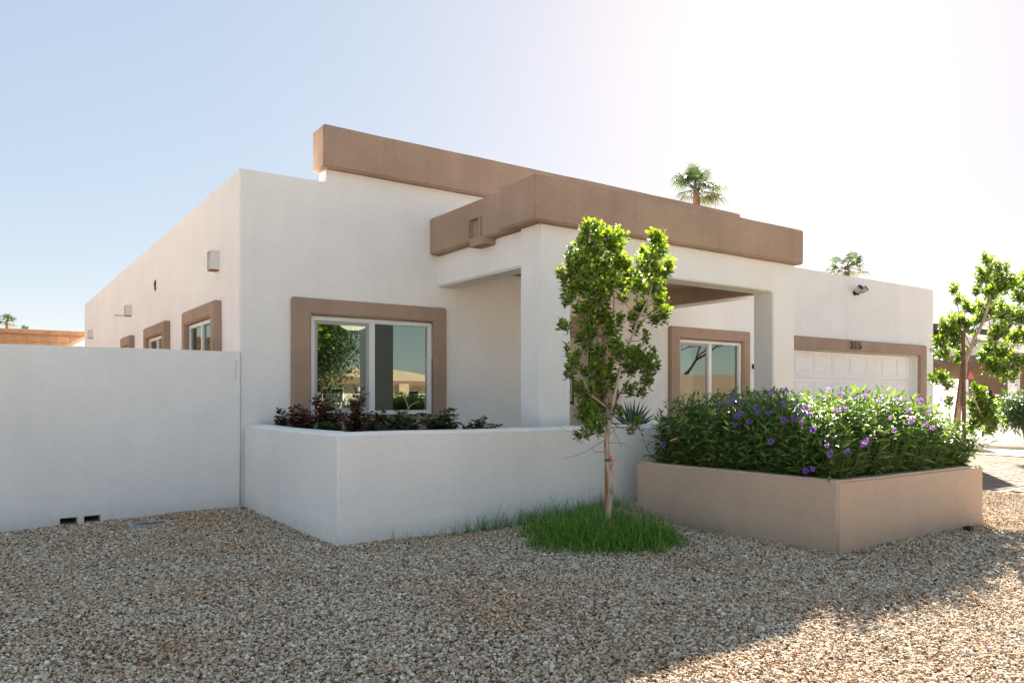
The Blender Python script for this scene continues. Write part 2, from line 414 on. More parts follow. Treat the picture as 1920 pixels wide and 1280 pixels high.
#==STRUCTURE==
# ------------------------------------------------------------------ ground
def in_hard(x, y):      # under walls, house, drive, planter: no loose stones
    if x > 2.60 and y > 6.32: return True
    if y > 9.06: return True
    if 5.86 < x < 8.42 and 3.62 < y < 5.9: return True
    if x > 11.38 and x < 18.65: return True
    return False
bm = bmesh.new()
gs = .10; x0, x1, y0, y1 = -2.6, 21.9, .3, 9.4
nx = int((x1 - x0) / gs); ny = int((y1 - y0) / gs)
grid = [[bm.verts.new((x0 + i * gs, y0 + j * gs, terrain(x0 + i * gs, y0 + j * gs) - .012)) for j in range(ny + 1)] for i in range(nx + 1)]
for i in range(nx):
    for j in range(ny):
        x, y = x0 + (i + .5) * gs, y0 + (j + .5) * gs
        if not (11.45 < x < 18.55): bm.faces.new((grid[i][j], grid[i + 1][j], grid[i + 1][j + 1], grid[i][j + 1]))
for v in [v for v in bm.verts if not v.link_faces]: bm.verts.remove(v)
me = bpy.data.meshes.new('front_yard'); bm.to_mesh(me); bm.free()
tag(link('front_yard', me, M['ground']), kind='structure')
g = MB(); g.add([(-1500, -1500, -.075), (1500, -1500, -.075), (1500, 1500, -.075), (-1500, 1500, -.075)], [(0, 1, 2, 3)])
tag(g.build('ground', M['sand']), kind='structure')

# gravel: real stones, instanced on the yard by geometry nodes
bm = bmesh.new(); lay = bm.verts.layers.float.new('dens')
gs = .08; nx = int(14.2 / gs); ny = int(8.6 / gs); x0, y0 = -2.4, .8
vv = {}
def gv(i, j):
    if (i, j) not in vv:
        x, y = x0 + i * gs, y0 + j * gs
        v = bm.verts.new((x, y, terrain(x, y)))
        D = x * sa + y * ca
        v[lay] = 8200 if D < 5.2 else (6400 if D < 7 else 4200)
        vv[(i, j)] = v
    return vv[(i, j)]
for i in range(nx):
    for j in range(ny):
        x, y = x0 + (i + .5) * gs, y0 + (j + .5) * gs
        D = x * sa + y * ca; t = (x * ca - y * sa) / max(D, .1)
        if D < 2.3 or abs(t) > .80 or D > 13: continue
        if in_hard(x, y): continue
        bm.faces.new((gv(i, j), gv(i + 1, j), gv(i + 1, j + 1), gv(i, j + 1)))
me = bpy.data.meshes.new('gravel'); bm.to_mesh(me); bm.free()
gravel = tag(link('gravel', me, None), 'loose tan and grey crushed gravel covering the front yard', 'gravel', kind='stuff')
me.materials.append(M['stone'])
ng = bpy.data.node_groups.new('stones', 'GeometryNodeTree')
ng.interface.new_socket('Geometry', in_out='INPUT', socket_type='NodeSocketGeometry')
ng.interface.new_socket('Geometry', in_out='OUTPUT', socket_type='NodeSocketGeometry')
gi = ng.nodes.new('NodeGroupInput'); go = ng.nodes.new('NodeGroupOutput'); L = ng.links.new
dp = ng.nodes.new('GeometryNodeDistributePointsOnFaces')
na = ng.nodes.new('GeometryNodeInputNamedAttribute'); na.data_type = 'FLOAT'; na.inputs['Name'].default_value = 'dens'
L(gi.outputs[0], dp.inputs['Mesh']); L(na.outputs[0], dp.inputs['Density'])
jn = ng.nodes.new('GeometryNodeJoinGeometry')
for k in range(7):
    ic = ng.nodes.new('GeometryNodeMeshIcoSphere'); ic.inputs['Radius'].default_value = 1; ic.inputs['Subdivisions'].default_value = 2
    sp = ng.nodes.new('GeometryNodeSetPosition'); nz = ng.nodes.new('ShaderNodeTexNoise'); nz.noise_dimensions = '4D'
    nz.inputs['Scale'].default_value = .85; nz.inputs['W'].default_value = 3.7 * k; nz.inputs['Detail'].default_value = 1
    ps = ng.nodes.new('GeometryNodeInputPosition'); L(ps.outputs[0], nz.inputs['Vector'])
    vm = ng.nodes.new('ShaderNodeVectorMath'); vm.operation = 'SUBTRACT'; L(nz.outputs['Color'], vm.inputs[0]); vm.inputs[1].default_value = (.5, .5, .5)
    vs = ng.nodes.new('ShaderNodeVectorMath'); vs.operation = 'SCALE'; L(vm.outputs[0], vs.inputs[0]); vs.inputs['Scale'].default_value = 1.9
    L(ic.outputs['Mesh'], sp.inputs['Geometry']); L(vs.outputs[0], sp.inputs['Offset'])
    sm = ng.nodes.new('GeometryNodeSetMaterial'); sm.inputs['Material'].default_value = M['stone']; L(sp.outputs[0], sm.inputs[0])
    gt = ng.nodes.new('GeometryNodeGeometryToInstance'); L(sm.outputs[0], gt.inputs[0]); L(gt.outputs[0], jn.inputs[0])
ip = ng.nodes.new('GeometryNodeInstanceOnPoints'); ip.inputs['Pick Instance'].default_value = True
L(dp.outputs['Points'], ip.inputs['Points']); L(jn.outputs[0], ip.inputs['Instance'])
def rv(lo, hi, seed):
    r = ng.nodes.new('FunctionNodeRandomValue'); r.data_type = 'FLOAT_VECTOR'
    r.inputs[0].default_value = lo; r.inputs[1].default_value = hi; r.inputs['Seed'].default_value = seed; return r.outputs[0]
ri = ng.nodes.new('FunctionNodeRandomValue'); ri.data_type = 'INT'; ri.inputs[4].default_value = 0; ri.inputs[5].default_value = 6; ri.inputs['Seed'].default_value = 11
L(ri.outputs[2], ip.inputs['Instance Index'])
L(rv((-.6, -.6, 0), (.6, .6, 6.28), 2), ip.inputs['Rotation'])
rs = ng.nodes.new('FunctionNodeRandomValue'); rs.data_type = 'FLOAT'; rs.inputs[2].default_value = 0; rs.inputs[3].default_value = 1; rs.inputs['Seed'].default_value = 5
pw = ng.nodes.new('ShaderNodeMath'); pw.operation = 'POWER'; L(rs.outputs[1], pw.inputs[0]); pw.inputs[1].default_value = 2.6
ma = ng.nodes.new('ShaderNodeMath'); ma.operation = 'MULTIPLY_ADD'; L(pw.outputs[0], ma.inputs[0]); ma.inputs[1].default_value = .0078; ma.inputs[2].default_value = .0046
sc = ng.nodes.new('ShaderNodeVectorMath'); sc.operation = 'SCALE'; L(rv((.75, .65, .45), (1.35, 1.1, .8), 9), sc.inputs[0]); L(ma.outputs[0], sc.inputs['Scale'])
L(sc.outputs[0], ip.inputs['Scale'])
tr = ng.nodes.new('GeometryNodeTranslateInstances'); tr.inputs['Local Space'].default_value = False
L(ip.outputs[0], tr.inputs[0]); L(rv((0, 0, -.004), (0, 0, .007), 21), tr.inputs['Translation'])
L(tr.outputs[0], go.inputs[0])
gm = gravel.modifiers.new('stones', 'NODES'); gm.node_group = ng

# street behind the camera (mirrored in the windows), kerb and pavement
tag(MB().box(-120, 160, -13.2, -5.0, -.2, -.06).build('road', M['asphalt']), kind='structure')
tag(MB().box(-120, 160, -5.0, -3.4, -.2, .03).build('pavement', M['concrete'], bevel=.015), kind='structure')

# driveway of pavers
drive = thing('driveway', 'tan paver driveway running from the garage towards the street', 'driveway', (14.9, 4, 0)); drive['kind'] = 'structure'
del drive['label']; del drive['category']
MB().box(11.40, 18.60, -3.4, 9.33, -.12, -.022).build('bedding', M['soil'], drive)
pm = {}
def paver_mesh(w_, d_, k):
    key = (w_, d_, k)
    if key not in pm:
        b = MB().box(-w_ / 2, w_ / 2, -d_ / 2, d_ / 2, -.05, 0); me = bpy.data.meshes.new('paver'); me.from_pydata(b.v, [], b.f)
        bm = bmesh.new(); bm.from_mesh(me); bmesh.ops.recalc_face_normals(bm, faces=bm.faces)
        bmesh.ops.bevel(bm, geom=[e for e in bm.edges if all(v.co.z > -.01 for v in e.verts)], offset=.006, segments=1, affect='EDGES')
        bm.to_mesh(me); bm.free(); me.materials.append(M['paver']); pm[key] = me
    return pm[key]
pv = []
PW, PD = .29, .15
for r in range(int((9.3 + 3.3) / PD)):
    y = 9.25 - (r + .5) * PD; off = (r % 2) * PW / 2
    x = 11.58 + off
    while x < 18.5:
        pv.append((x + PW / 2, y, PW, PD)); x += PW
    pv.append((11.49, y, .16, PD))
vis = []; rest = []
for q in pv:
    D = q[0] * sa + q[1] * ca; px = 960 + 1418 * (q[0] * ca - q[1] * sa) / D
    py = 744.66 + 1.3 * 1418 / D
    ln = 873 + (1845 - px) * .1
    (vis if (px > 1835 and px < 1935 and D > 2) else rest).append((D, q))
vis.sort(); rest += vis[300:]; vis = vis[:300]
for D, (x, y, a, b) in vis:
    o = bpy.data.objects.new('paver', paver_mesh(round(a - .008, 3), round(b - .008, 3), 0)); C.objects.link(o)
    o.parent = drive; o.matrix_parent_inverse = Matrix.Translation(-Vector(drive.location))
    o.location = (x, y, random.uniform(-.003, .004)); o.rotation_euler = (random.uniform(-.012, .012), random.uniform(-.008, .008), random.uniform(-.008, .008))
mb = MB()
for D, (x, y, a, b) in rest:
    z = random.uniform(-.003, .003); mb.box(x - a / 2 + .004, x + a / 2 - .004, y - b / 2 + .004, y + b / 2 - .004, -.05, z)
mb.build('pavers', M['paver'], drive)['kind'] = 'stuff'

# ------------------------------------------------------------------ the house
FY = 9.13
house = thing('white_house', 'white stucco desert house with brown parapet cap, porch, windows and garage, number 315', 'house', (10.7, 17, 0))
W1 = (3.355, 5.095, 1.06, 2.33); W2 = (9.97, 11.70, 1.06, 2.33)
DOOR = (7.24, 8.20, 0, 2.28); GAR = (12.85, 18.20, 0, 2.28)
T = .25
boxes = [(2.51, 18.95, FY, FY + T, -.15, 3.91), (2.51, 3.57, FY, FY + T, 3.91, 4.005), (3.57, 11.40, FY, FY + T, 3.91, 4.30),
         (2.51, 2.51 + T, FY, 25.2, -.15, 4.005), (18.70, 18.95, FY, 25.2, -.15, 3.91), (2.51, 18.95, 24.95, 25.2, -.15, 3.91)]
LW = [(10.14, 11.62), (13.28, 14.78), (16.72, 17.52)]
holes = [(W1[0], W1[1], FY - 1, FY + 1, W1[2], W1[3]), (W2[0], W2[1], FY - 1, FY + 1, W2[2], W2[3]),
         (DOOR[0], DOOR[1], FY - 1, FY + 1, -1, DOOR[3]), (GAR[0], GAR[1], FY - 1, FY + 1, -1, GAR[3])]
holes += [(2, 3, a, b, 1.10, 2.34) for a, b in LW]
solid('wall', boxes, M['white'], house, holes, step=.45, bevel=.025, amp=.006, freq=1.2)
MB().box(2.77, 18.69, FY + .26, 24.94, 3.40, 3.52).build('roof', M['roofwhite'], house)
solid('parapet_cap', [(3.49, 11.53, 9.01, 9.40, 4.165, 4.695)], M['brown'], house, step=.4, bevel=.020, amp=.007)

# rooms behind the glass
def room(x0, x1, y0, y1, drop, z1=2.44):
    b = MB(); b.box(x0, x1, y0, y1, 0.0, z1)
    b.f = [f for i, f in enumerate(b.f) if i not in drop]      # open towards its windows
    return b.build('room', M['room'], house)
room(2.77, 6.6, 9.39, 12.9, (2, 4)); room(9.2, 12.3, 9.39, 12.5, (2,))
MB().tube([(x, 9.62 + .03 * math.sin(x * 60), 1.0) for x in np.linspace(4.95, 5.6, 40)], .02, 6).build('curtain_hem', M['curtain'], house)
dm = MB(); dl = at_y(663, 611, 11.1)
prof = [(.02, -.085), (.10, -.075), (.16, -.05), (.20, -.02), (.21, 0)]
vs = []; fs = []
for i, (r_, z_) in enumerate(prof):
    for k in range(20): vs.append((dl.x + r_ * math.cos(k * math.pi / 10), dl.y + r_ * math.sin(k * math.pi / 10), 2.43 + z_))
for i in range(len(prof) - 1):
    for k in range(20): fs.append((i * 20 + k, i * 20 + (k + 1) % 20, (i + 1) * 20 + (k + 1) % 20, (i + 1) * 20 + k))
fs.append(tuple(range(20)))
dm.add(vs, fs).build('ceiling_light', M['dome'], house, smooth=True)

def frame_box(x0, x1, z0, z1, w_, ya, yb):
    b = MB()
    b.box(x0, x1, ya, yb, z1 - w_, z1); b.box(x0, x1, ya, yb, z0, z0 + w_)
    b.box(x0, x0 + w_, ya, yb, z0 + w_, z1 - w_); b.box(x1 - w_, x1, ya, yb, z0 + w_, z1 - w_)
    return b
def window(x0, x1, z0, z1, mull, lab=None):
    """trimmed sliding window in the facade plane"""
    solid('window_trim', [(x0 - .24, x1 + .19, 9.065, 9.20, z0 - .20, z1 + .20)], M['brown'], house, [(x0, x1, 8, 10, z0, z1)], step=.4, bevel=.018, amp=.004)
    e = .012
    win = frame_box(x0 + e, x1 - e, z0 + e, z1 - e, .055, 9.135, 9.21).build('window', M['vinyl'], house, bevel=.004)
    MB().box(mull - .03, mull + .05, 9.140, 9.205, z0 + .067, z1 - .067).build('mullion', M['vinyl'], win, bevel=.003)
    s = frame_box(x0 + .07, mull - .032, z0 + .07, z1 - .07, .038, 9.152, 9.178).build('sash', M['screenframe'], win, bevel=.003)
    MB().box(x0 + .108, mull - .07, 9.164, 9.170, z0 + .108, z1 - .108).build('pane', M['glass'], win)
    MB().box(mull + .05, x1 - .067, 9.178, 9.184, z0 + .067, z1 - .067).build('pane', M['glass'], win)
    return win
window(*W1, 4.19); window(*W2, 10.82)
# windows in the long left wall
for i, (a, b) in enumerate(LW):
    z0, z1 = 1.10, 2.34
    solid('window_trim', [(2.41, 2.58, a - .18, b + .18, z0 - .18, z1 + .19)], M['brown'], house, [(2, 3, a, b, z0, z1)], step=.4, bevel=.018, amp=.004)
    def fb(a0, b0, z0, z1, w_, xa, xb):
        q = MB(); q.box(xa, xb, a0, b0, z1 - w_, z1); q.box(xa, xb, a0, b0, z0, z0 + w_)
        q.box(xa, xb, a0, a0 + w_, z0 + w_, z1 - w_); q.box(xa, xb, b0 - w_, b0, z0 + w_, z1 - w_); return q
    win = fb(a + .01, b - .01, z0 + .01, z1 - .01, .05, 2.475, 2.545).build('window', M['vinyl'], house, bevel=.003)
    mid = (a + b) / 2
    MB().box(2.48, 2.54, mid - .03, mid + .03, z0 + .06, z1 - .06).build('mullion', M['vinyl'], win)
    MB().box(2.508, 2.514, a + .06, mid - .03, z0 + .06, z1 - .06).build('pane', M['glass'], win)
    MB().box(2.498, 2.504, mid + .03, b - .06, z0 + .06, z1 - .06).build('pane', M['glass'], win)
    if i == 0: continue
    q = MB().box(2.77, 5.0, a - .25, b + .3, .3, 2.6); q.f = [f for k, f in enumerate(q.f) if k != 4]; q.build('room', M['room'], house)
# sheet-metal scuppers on the left wall
for (a, z0, z1, rod) in ((10.05, 2.935, 3.165, 0), (16.85, 2.95, 3.15, 1), (23.2, 2.90, 3.12, 0)):
    q = MB(); x0, x1, b = 2.395, 2.515, a + .17
    q.box(x0, x1, a, a + .006, z0, z1); q.box(x0, x1, b - .006, b, z0, z1); q.box(x0, x1, a, b, z0 - .004, z0); q.box(x0, x1, a, b, z1, z1 + .004)
    sc_ = q.build('scupper', M['metalwhite'], house)
    MB().box(2.40, 2.53, a + .004, b - .004, z0 - .016, z0 - .006).build('drip_edge', M['rust'], sc_)
    if rod: MB().tube([(2.50, a + .03, z0 - .01), (2.20, a + .10, z0 - .012)], .008, 6).build('rod', M['rust'], sc_)
# little dark wall ornament
pts = [(2.495, 14.28 + .045 * math.sin(t * 3.1), 3.34 - t * .20) for t in np.linspace(0, 1, 9)]
MB().tube(pts, [.004, .012, .018, .02, .017, .012, .018, .012, .004], 6).build('wall_ornament', M['maroon'], house, smooth=True)

# porch
solid('porch_frame', [(5.11, 5.557, 6.72, 7.09, -.1, 3.25), (9.32, 9.83, 6.72, 7.06, -.1, 3.25), (5.11, 9.83, 6.72, 7.06, 2.82, 3.25)], M['white'], house, step=.4, bevel=.022, amp=.005)
solid('porch_beam', [(5.17, 5.46, 7.05, FY + .02, 2.82, 3.25)], M['white'], house, step=.4, bevel=.02, amp=.004)
solid('porch_beam', [(9.50, 9.78, 7.02, FY + .02, 2.82, 3.25)], M['white'], house, step=.4, bevel=.02, amp=.004)
MB().box(5.462, 9.478, 7.065, FY - .002, 3.09, 3.20).build('porch_ceiling', M['brown'], house)
MB().box(9.476, 9.498, 7.062, FY - .003, 2.835, 3.088).box(5.462, 5.484, 7.092, FY - .003, 2.835, 3.088).box(5.486, 9.474, 7.062, 7.082, 2.835, 3.088).build('beam_lining', M['brown'], house)
solid('porch_fascia', [(4.955, 5.60, 6.61, 7.10, 3.245, 3.745), (5.05, 5.60, 6.61, FY + .01, 3.245, 3.745), (4.955, 9.89, 6.61, 7.30, 3.245, 3.745), (9.20, 9.89, 6.61, FY + .01, 3.245, 3.745)],
      M['brown'], house, [(5.0, 5.36, 7.87, 8.06, 3.29, 3.51)], step=.4, bevel=.018, amp=.006)
MB().box(5.55, 9.25, 7.25, FY - .01, 3.26, 3.50).build('porch_roof', M['roofwhite'], house)
# stuccoed scupper in the porch fascia: raised surround, spout with its inner shade painted dark, corbel under it
sc_ = solid('scupper', [(5.025, 5.10, 7.82, 8.09, 3.25, 3.53), (5.0, 5.20, 7.69, 8.02, 3.165, 3.262)], M['brown'], house, [(4.9, 5.08, 7.86, 8.075, 3.285, 3.515)], step=.2, bevel=.01, amp=.002)
MB().box(5.06, 5.355, 7.875, 8.055, 3.288, 3.292).build('spout', M['darkfascia'], sc_)
MB().box(5.30, 5.345, 7.874, 8.056, 3.294, 3.506).box(5.09, 5.30, 7.8725, 7.878, 3.294, 3.506).box(5.085, 5.30, 8.050, 8.056, 3.294, 3.506).build('spout_shade_lining', M['darkfascia'], sc_)  # dark back and side sheets paint in the shade of the opening

# front door in its deep brown surround
solid('door_trim', [(7.05, 8.385, 9.065, 9.44, -.1, 2.56)], M['brown'], house, [(7.24, 8.20, 8, 10, -1, 2.28)], step=.4, bevel=.016, amp=.003)
dr = MB().box(7.245, 8.195, 9.445, 9.49, 0, 2.275).build('front_door', M['cream'], house, bevel=.004)
for zz in ((.18, .95), (1.10, 2.1)):
    MB().box(7.40, 8.04, 9.432, 9.446, zz[0], zz[1]).build('panel', M['cream'], dr, bevel=.006)
MB().tube([(7.79, 9.36, 1.18), (7.79, 9.36, 1.64)], .014, 8).box(7.78, 7.80, 9.36, 9.44, 1.20, 1.23).box(7.78, 7.80, 9.36, 9.44, 1.60, 1.63).build('handle', M['black'], dr)
MB().box(12.005, 12.045, 9.095, 9.128, 1.84, 1.93).build('doorbell', M['black'], house, bevel=.006)

# garage
solid('garage_trim', [(12.55, 18.515, 9.065, 9.34, -.1, 2.53)], M['brown'], house, [(12.85, 18.21, 8, 10, -1, 2.285)], step=.5, bevel=.016, amp=.004)
gd = MB(); n_s = 4; sh = 2.27 / n_s
for k in range(n_s): gd.box(12.86, 18.20, 9.30, 9.345, .005 + k * sh, (k + 1) * sh - .004)
gd.box(12.86, 18.20, 9.322, 9.35, 0, 2.27); gd.box(18.14, 18.20, 9.27, 9.30, 0, 2.28); gd.box(12.86, 12.92, 9.27, 9.30, 0, 2.28)
gd = gd.build('garage_door', M['doorw'], house)
def panel_mesh():
    b = MB(); a, c_ = .255, .205
    rings = [(a, c_, 0), (a, c_, -.008), (a - .025, c_ - .025, -.001), (a - .05, c_ - .05, -.001), (a - .075, c_ - .075, -.010)]
    vs = []; fs = []
    for (u, v, y) in rings: vs += [(-u, y, -v), (u, y, -v), (u, y, v), (-u, y, v)]
    for i in range(len(rings) - 1):
        for k in range(4): fs.append((i * 4 + k, i * 4 + (k + 1) % 4, i * 4 + 4 + (k + 1) % 4, i * 4 + 4 + k))
    fs.append((16, 17, 18, 19)); b.add(vs, fs)
    me = bpy.data.meshes.new('panel'); me.from_pydata(b.v, [], b.f); me.materials.append(M['doorw']); return me
pme = panel_mesh()
for r in range(4):
    for c_ in range(8):
        o = bpy.data.objects.new('panel', pme); C.objects.link(o); o.parent = gd
        o.location = (12.86 + .34 + c_ * .661, 9.298, (r + .5) * sh); o.scale = (1.0, 1.1, 1)
# number 315: cut black digits
def stroke(mb, pts, ws, y0=9.03, y1=9.045):
    n_ = len(pts); Lp = []; Rp = []
    for i, (x, z) in enumerate(pts):
        a = pts[max(i - 1, 0)]; b = pts[min(i + 1, n_ - 1)]
        dx, dz = b[0] - a[0], b[1] - a[1]; l = math.hypot(dx, dz) or 1; wv_ = (ws[i] if hasattr(ws, '__len__') else ws) * .74
        Lp.append((x - dz / l * wv_ / 2, z + dx / l * wv_ / 2)); Rp.append((x + dz / l * wv_ / 2, z - dx / l * wv_ / 2))
    vs = []; fs = []
    for i in range(n_):
        for (x, z) in (Lp[i], Rp[i]):
            for y in (y0, y1): vs.append((x, y, z))
    for i in range(n_ - 1):
        a = i * 4; b = a + 4
        fs += [(a, b, b + 2, a + 2), (a + 1, a + 3, b + 3, b + 1), (a, a + 1, b + 1, b), (a + 2, b + 2, b + 3, a + 3)]
    fs += [(0, 2, 3, 1), (n_ * 4 - 4, n_ * 4 - 3, n_ * 4 - 1, n_ * 4 - 2)]
    mb.add(vs, fs)
def arc(cx, cz, rx, rz, a0, a1, n_=9): return [(cx + rx * math.cos(R(a0 + (a1 - a0) * i / (n_ - 1))), cz + rz * math.sin(R(a0 + (a1 - a0) * i / (n_ - 1)))) for i in range(n_)]
zb, zt = 2.335, 2.495; zm = (zb + zt) / 2
d3 = MB(); stroke(d3, arc(15.262, zt - .042, .044, .036, 165, -90), [.014, .016, .018, .022, .026, .030, .028, .022, .014])
stroke(d3, arc(15.262, zb + .047, .050, .041, 90, -165), [.014, .022, .030, .032, .030, .024, .018, .016, .014]); stroke(d3, [(15.205, zb + .045), (15.235, zb + .045)], .022); stroke(d3, [(15.207, zt - .038), (15.232, zt - .038)], .020)
d1 = MB(); stroke(d1, [(15.41, zb), (15.41, zt)], .024, 9.028, 9.044); stroke(d1, [(15.375, zb + .007), (15.445, zb + .007)], .015); stroke(d1, [(15.372, zt - .035), (15.41, zt - .01)], .016)
d5 = MB(); stroke(d5, [(15.53, zt - .012), (15.618, zt - .012)], .026, 9.028, 9.044); stroke(d5, [(15.532, zt - .01), (15.530, zm + .008)], .016)
stroke(d5, arc(15.568, zb + .050, .052, .044, 135, -165, 10), [.012, .018, .026, .032, .032, .028, .022, .018, .016, .014]); stroke(d5, [(15.508, zb + .045), (15.538, zb + .045)], .022)
for d_ in (d3, d1, d5): d_.build('house_number', M['black'], house)
# twin-head floodlight
fl = MB(); fl.tube([(15.50, 9.13, 3.56), (15.50, 9.09, 3.56)], .055, 14); fl.tube([(15.50, 9.09, 3.55), (15.50, 9.03, 3.53)], .035, 10)
fl = fl.build('floodlight', M['black'], house)
for sx, ang in ((-1, 25), (1, -20)):
    Mx = Matrix.Translation((15.50 + sx * .10, 8.99, 3.60)) @ Euler((R(-35), R(ang * .8), R(sx * 28))).to_matrix().to_4x4()
    b = MB(); vs = []
    b.tube([Mx @ Vector((0, .06, 0)), Mx @ Vector((0, .02, 0)), Mx @ Vector((0, -.09, 0))], [.03, .06, .07], 14)
    h_ = b.build('lamp_head', M['lampcream'], fl, smooth=False)
    MB().tube([Mx @ Vector((0, -.092, 0)), Mx @ Vector((0, -.10, 0))], .062, 14).build('lens', M['black'], h_)
    MB().tube([(15.50, 9.03, 3.54), Mx @ Vector((0, .05, 0))], .014, 6).build('bracket', M['black'], fl)
MB().tube([(18.83, 9.13, 2.445), (18.83, 9.02, 2.445), (18.95, 8.99, 2.45)], .022, 8).box(18.79, 18.87, 9.10, 9.135, 2.40, 2.49).build('sprinkler_stub', M['lampcream'], house)

# ------------------------------------------------------------------ garden walls and planter
bw = thing('boundary_wall', 'tall white stucco yard wall with two drain holes at its foot, left of the house', 'wall', (-2, 9.2, 0))
solid('wall', [(-14, 2.50, 9.10, 9.30, -.2, 1.835)], M['white'], bw, [(.682, .838, 9.0, 9.4, -.12, .046), (.902, 1.052, 9.0, 9.4, -.12, .050)], step=.5, bevel=.014, amp=.006)
MB().box(.66, 1.07, 9.285, 9.42, -.15, .07).build('soil_backing', M['soil'], bw)
MB().tube([(2.455, 9.098, 1.50), (2.452, 9.098, 1.58), (2.458, 9.098, 1.66), (2.454, 9.098, 1.74)], .0018, 4).build('crack', M['soil'], bw)
lw_ = thing('garden_wall', 'waist-high white stucco wall wrapping the planting bed below the front window', 'wall', (4, 6.35, 0))
def rounded_L():
    # plan outline with a softly rounded outer corner, extruded and displaced
    pts_out = [(2.55, 9.128), (2.55, 6.33)] + [(2.63 - .08 * math.cos(a), 6.334 - .08 * math.sin(a)) for a in np.linspace(.3, 1.3, 4)] + [(2.63, 6.254), (6.95, 6.254)]
    return pts_out
solid('wall', [(2.55, 2.76, 6.254, FY - .01, -.2, .985), (2.55, 6.95, 6.254, 6.46, -.2, .985)], M['white'], lw_, step=.35, bevel=.03, amp=.008)
pl = thing('planter_box', 'low tan stucco planter box holding the purple-flowered shrub', 'planter', (7.1, 4.7, 0))
solid('wall', [(5.82, 8.45, 3.57, 5.93, -.15, .605)], M['planter'], pl, [(5.98, 8.29, 3.73, 5.77, .3, 1)], step=.4, bevel=.022, amp=.007)
sb = []
MB().box(5.97, 8.30, 3.72, 5.78, .28, .50).build('soil', M['soil'], pl)
#==PLANTS==
def rnd_dir(n, bias=(0, 0, .3), s=1.0):
    return rng.normal(0, s, (n, 3)) + np.array(bias)

# ------------------------------------------------------------------ small ficus trees
def make_tree(name, label, group, base, trunk_px, depth, clusters, branches, seed, n_per=1.0, ring=None, sunny=1.75):
    """clusters: (px, py, radius px) read at the tree's own distance; branches: polylines of the same kind with radii"""
    r_ = np.random.default_rng(seed); rr = random.Random(seed)
    t = thing(name, label, 'tree', base, group)
    k = depth / 1418.2
    F_ = Vector((sa, ca, 0)); 
    def P3(px, py, off=0.0): return at_d(px, py, depth) + F_ * off * 1.0
    def scr(px, py, off): # same picture offset but truly displaced in depth
        return at_d(px, py, depth + off)
    tb = MB()
    tb.tube([scr(x, y, o) for (x, y, o, r) in trunk_px], [r for (_, _, _, r) in trunk_px], 10)
    trunk = tb.build('trunk', M['bark'], t, smooth=True)
    nodes = []
    bb = MB()
    for br in branches:
        pts = [scr(x, y, o) for (x, y, o, r) in br]; rad = [r for (_, _, _, r) in br]
        # resample with a little wander
        P = []; Rr = []
        for i in range(len(pts) - 1):
            m_ = 4
            for j in range(m_):
                f = j / m_; P.append(pts[i].lerp(pts[i + 1], f) + noise.noise_vector(pts[i].lerp(pts[i + 1], f) * 7) * .012); Rr.append(rad[i] * (1 - f) + rad[i + 1] * f)
        P.append(pts[-1]); Rr.append(rad[-1]); bb.tube(P, Rr, 7)
        nodes += [(p, q) for p, q in zip(P, Rr)]
    tw = MB(); Lp = []; Ld = []; Ll = []; tone = []; yg = []
    cl = []
    for (cx, cy, cr) in clusters:
        off = rr.gauss(0, .16) * (1 if cr > 14 else .6); off = max(-.34, min(.34, off))
        c = scr(cx, cy, off); rad = cr * k
        q = min(nodes, key=lambda nn: (nn[0] - c).length + (.25 if nn[0].z > c.z else 0))[0]
        mid = q.lerp(c, .55) + Vector((rr.uniform(-.03, .03), rr.uniform(-.03, .03), rr.uniform(-.02, .03)))
        tw.tube([q, mid, c], [.0065, .004, .002], 5)
        cl.append((c, rad)); 
        # leafy shoots fanning out of the cluster centre
        ns = max(4, int(n_per * 7.5 * (cr / 12) ** 1.8))
        for s_ in range(ns):
            o = Vector(r_.normal(0, 1, 3)); o.normalize(); o *= rad * r_.uniform(.1, .95) ** .7
            o.z *= .95
            tip = c + o; d = (o * .7 + Vector((0, 0, rad * .75 + .03))).normalized() + Vector(r_.normal(0, .25, 3)); d.normalize()
            ln = r_.uniform(.07, .13); st = tip - d * ln * .4; en = st + d * ln
            tw.tube([c.lerp(st, .35), st, en], [.0018, .0016, .0009], 3, cap=False)
            nl = int(r_.integers(7, 11))
            for l_ in range(nl):
                f = (l_ + .5) / nl; a = l_ * 2.4 + s_
                side = d.cross(Vector((math.cos(a), math.sin(a), .2))).normalized()
                Lp.append(st.lerp(en, f)); Ld.append(side * (1.1 - .6 * f) + d * (.35 + .7 * f) + Vector((0, 0, -.12)))
                Ll.append(r_.uniform(.032, .062) * (1 - .25 * f * f))
                tone.append(np.clip(r_.normal(.45, .28), 0, 1)); 
                yv = (f > .68) * r_.uniform(.2, 1) * (.25 + .75 * min(1, max(0, (st.z - sunny) / .45))) ; yg.append(min(1, yv + (r_.random() < .015)))
    bb.build('branch', M['bark'], t, smooth=True)
    tw.build('twigs', M['twig'], t)['kind'] = 'stuff'
    leaves(Lp, Ld, Ll, tone, yg, OVATE, 'crown', M['gleaf'], t, wid=1.0)
    return t, scr

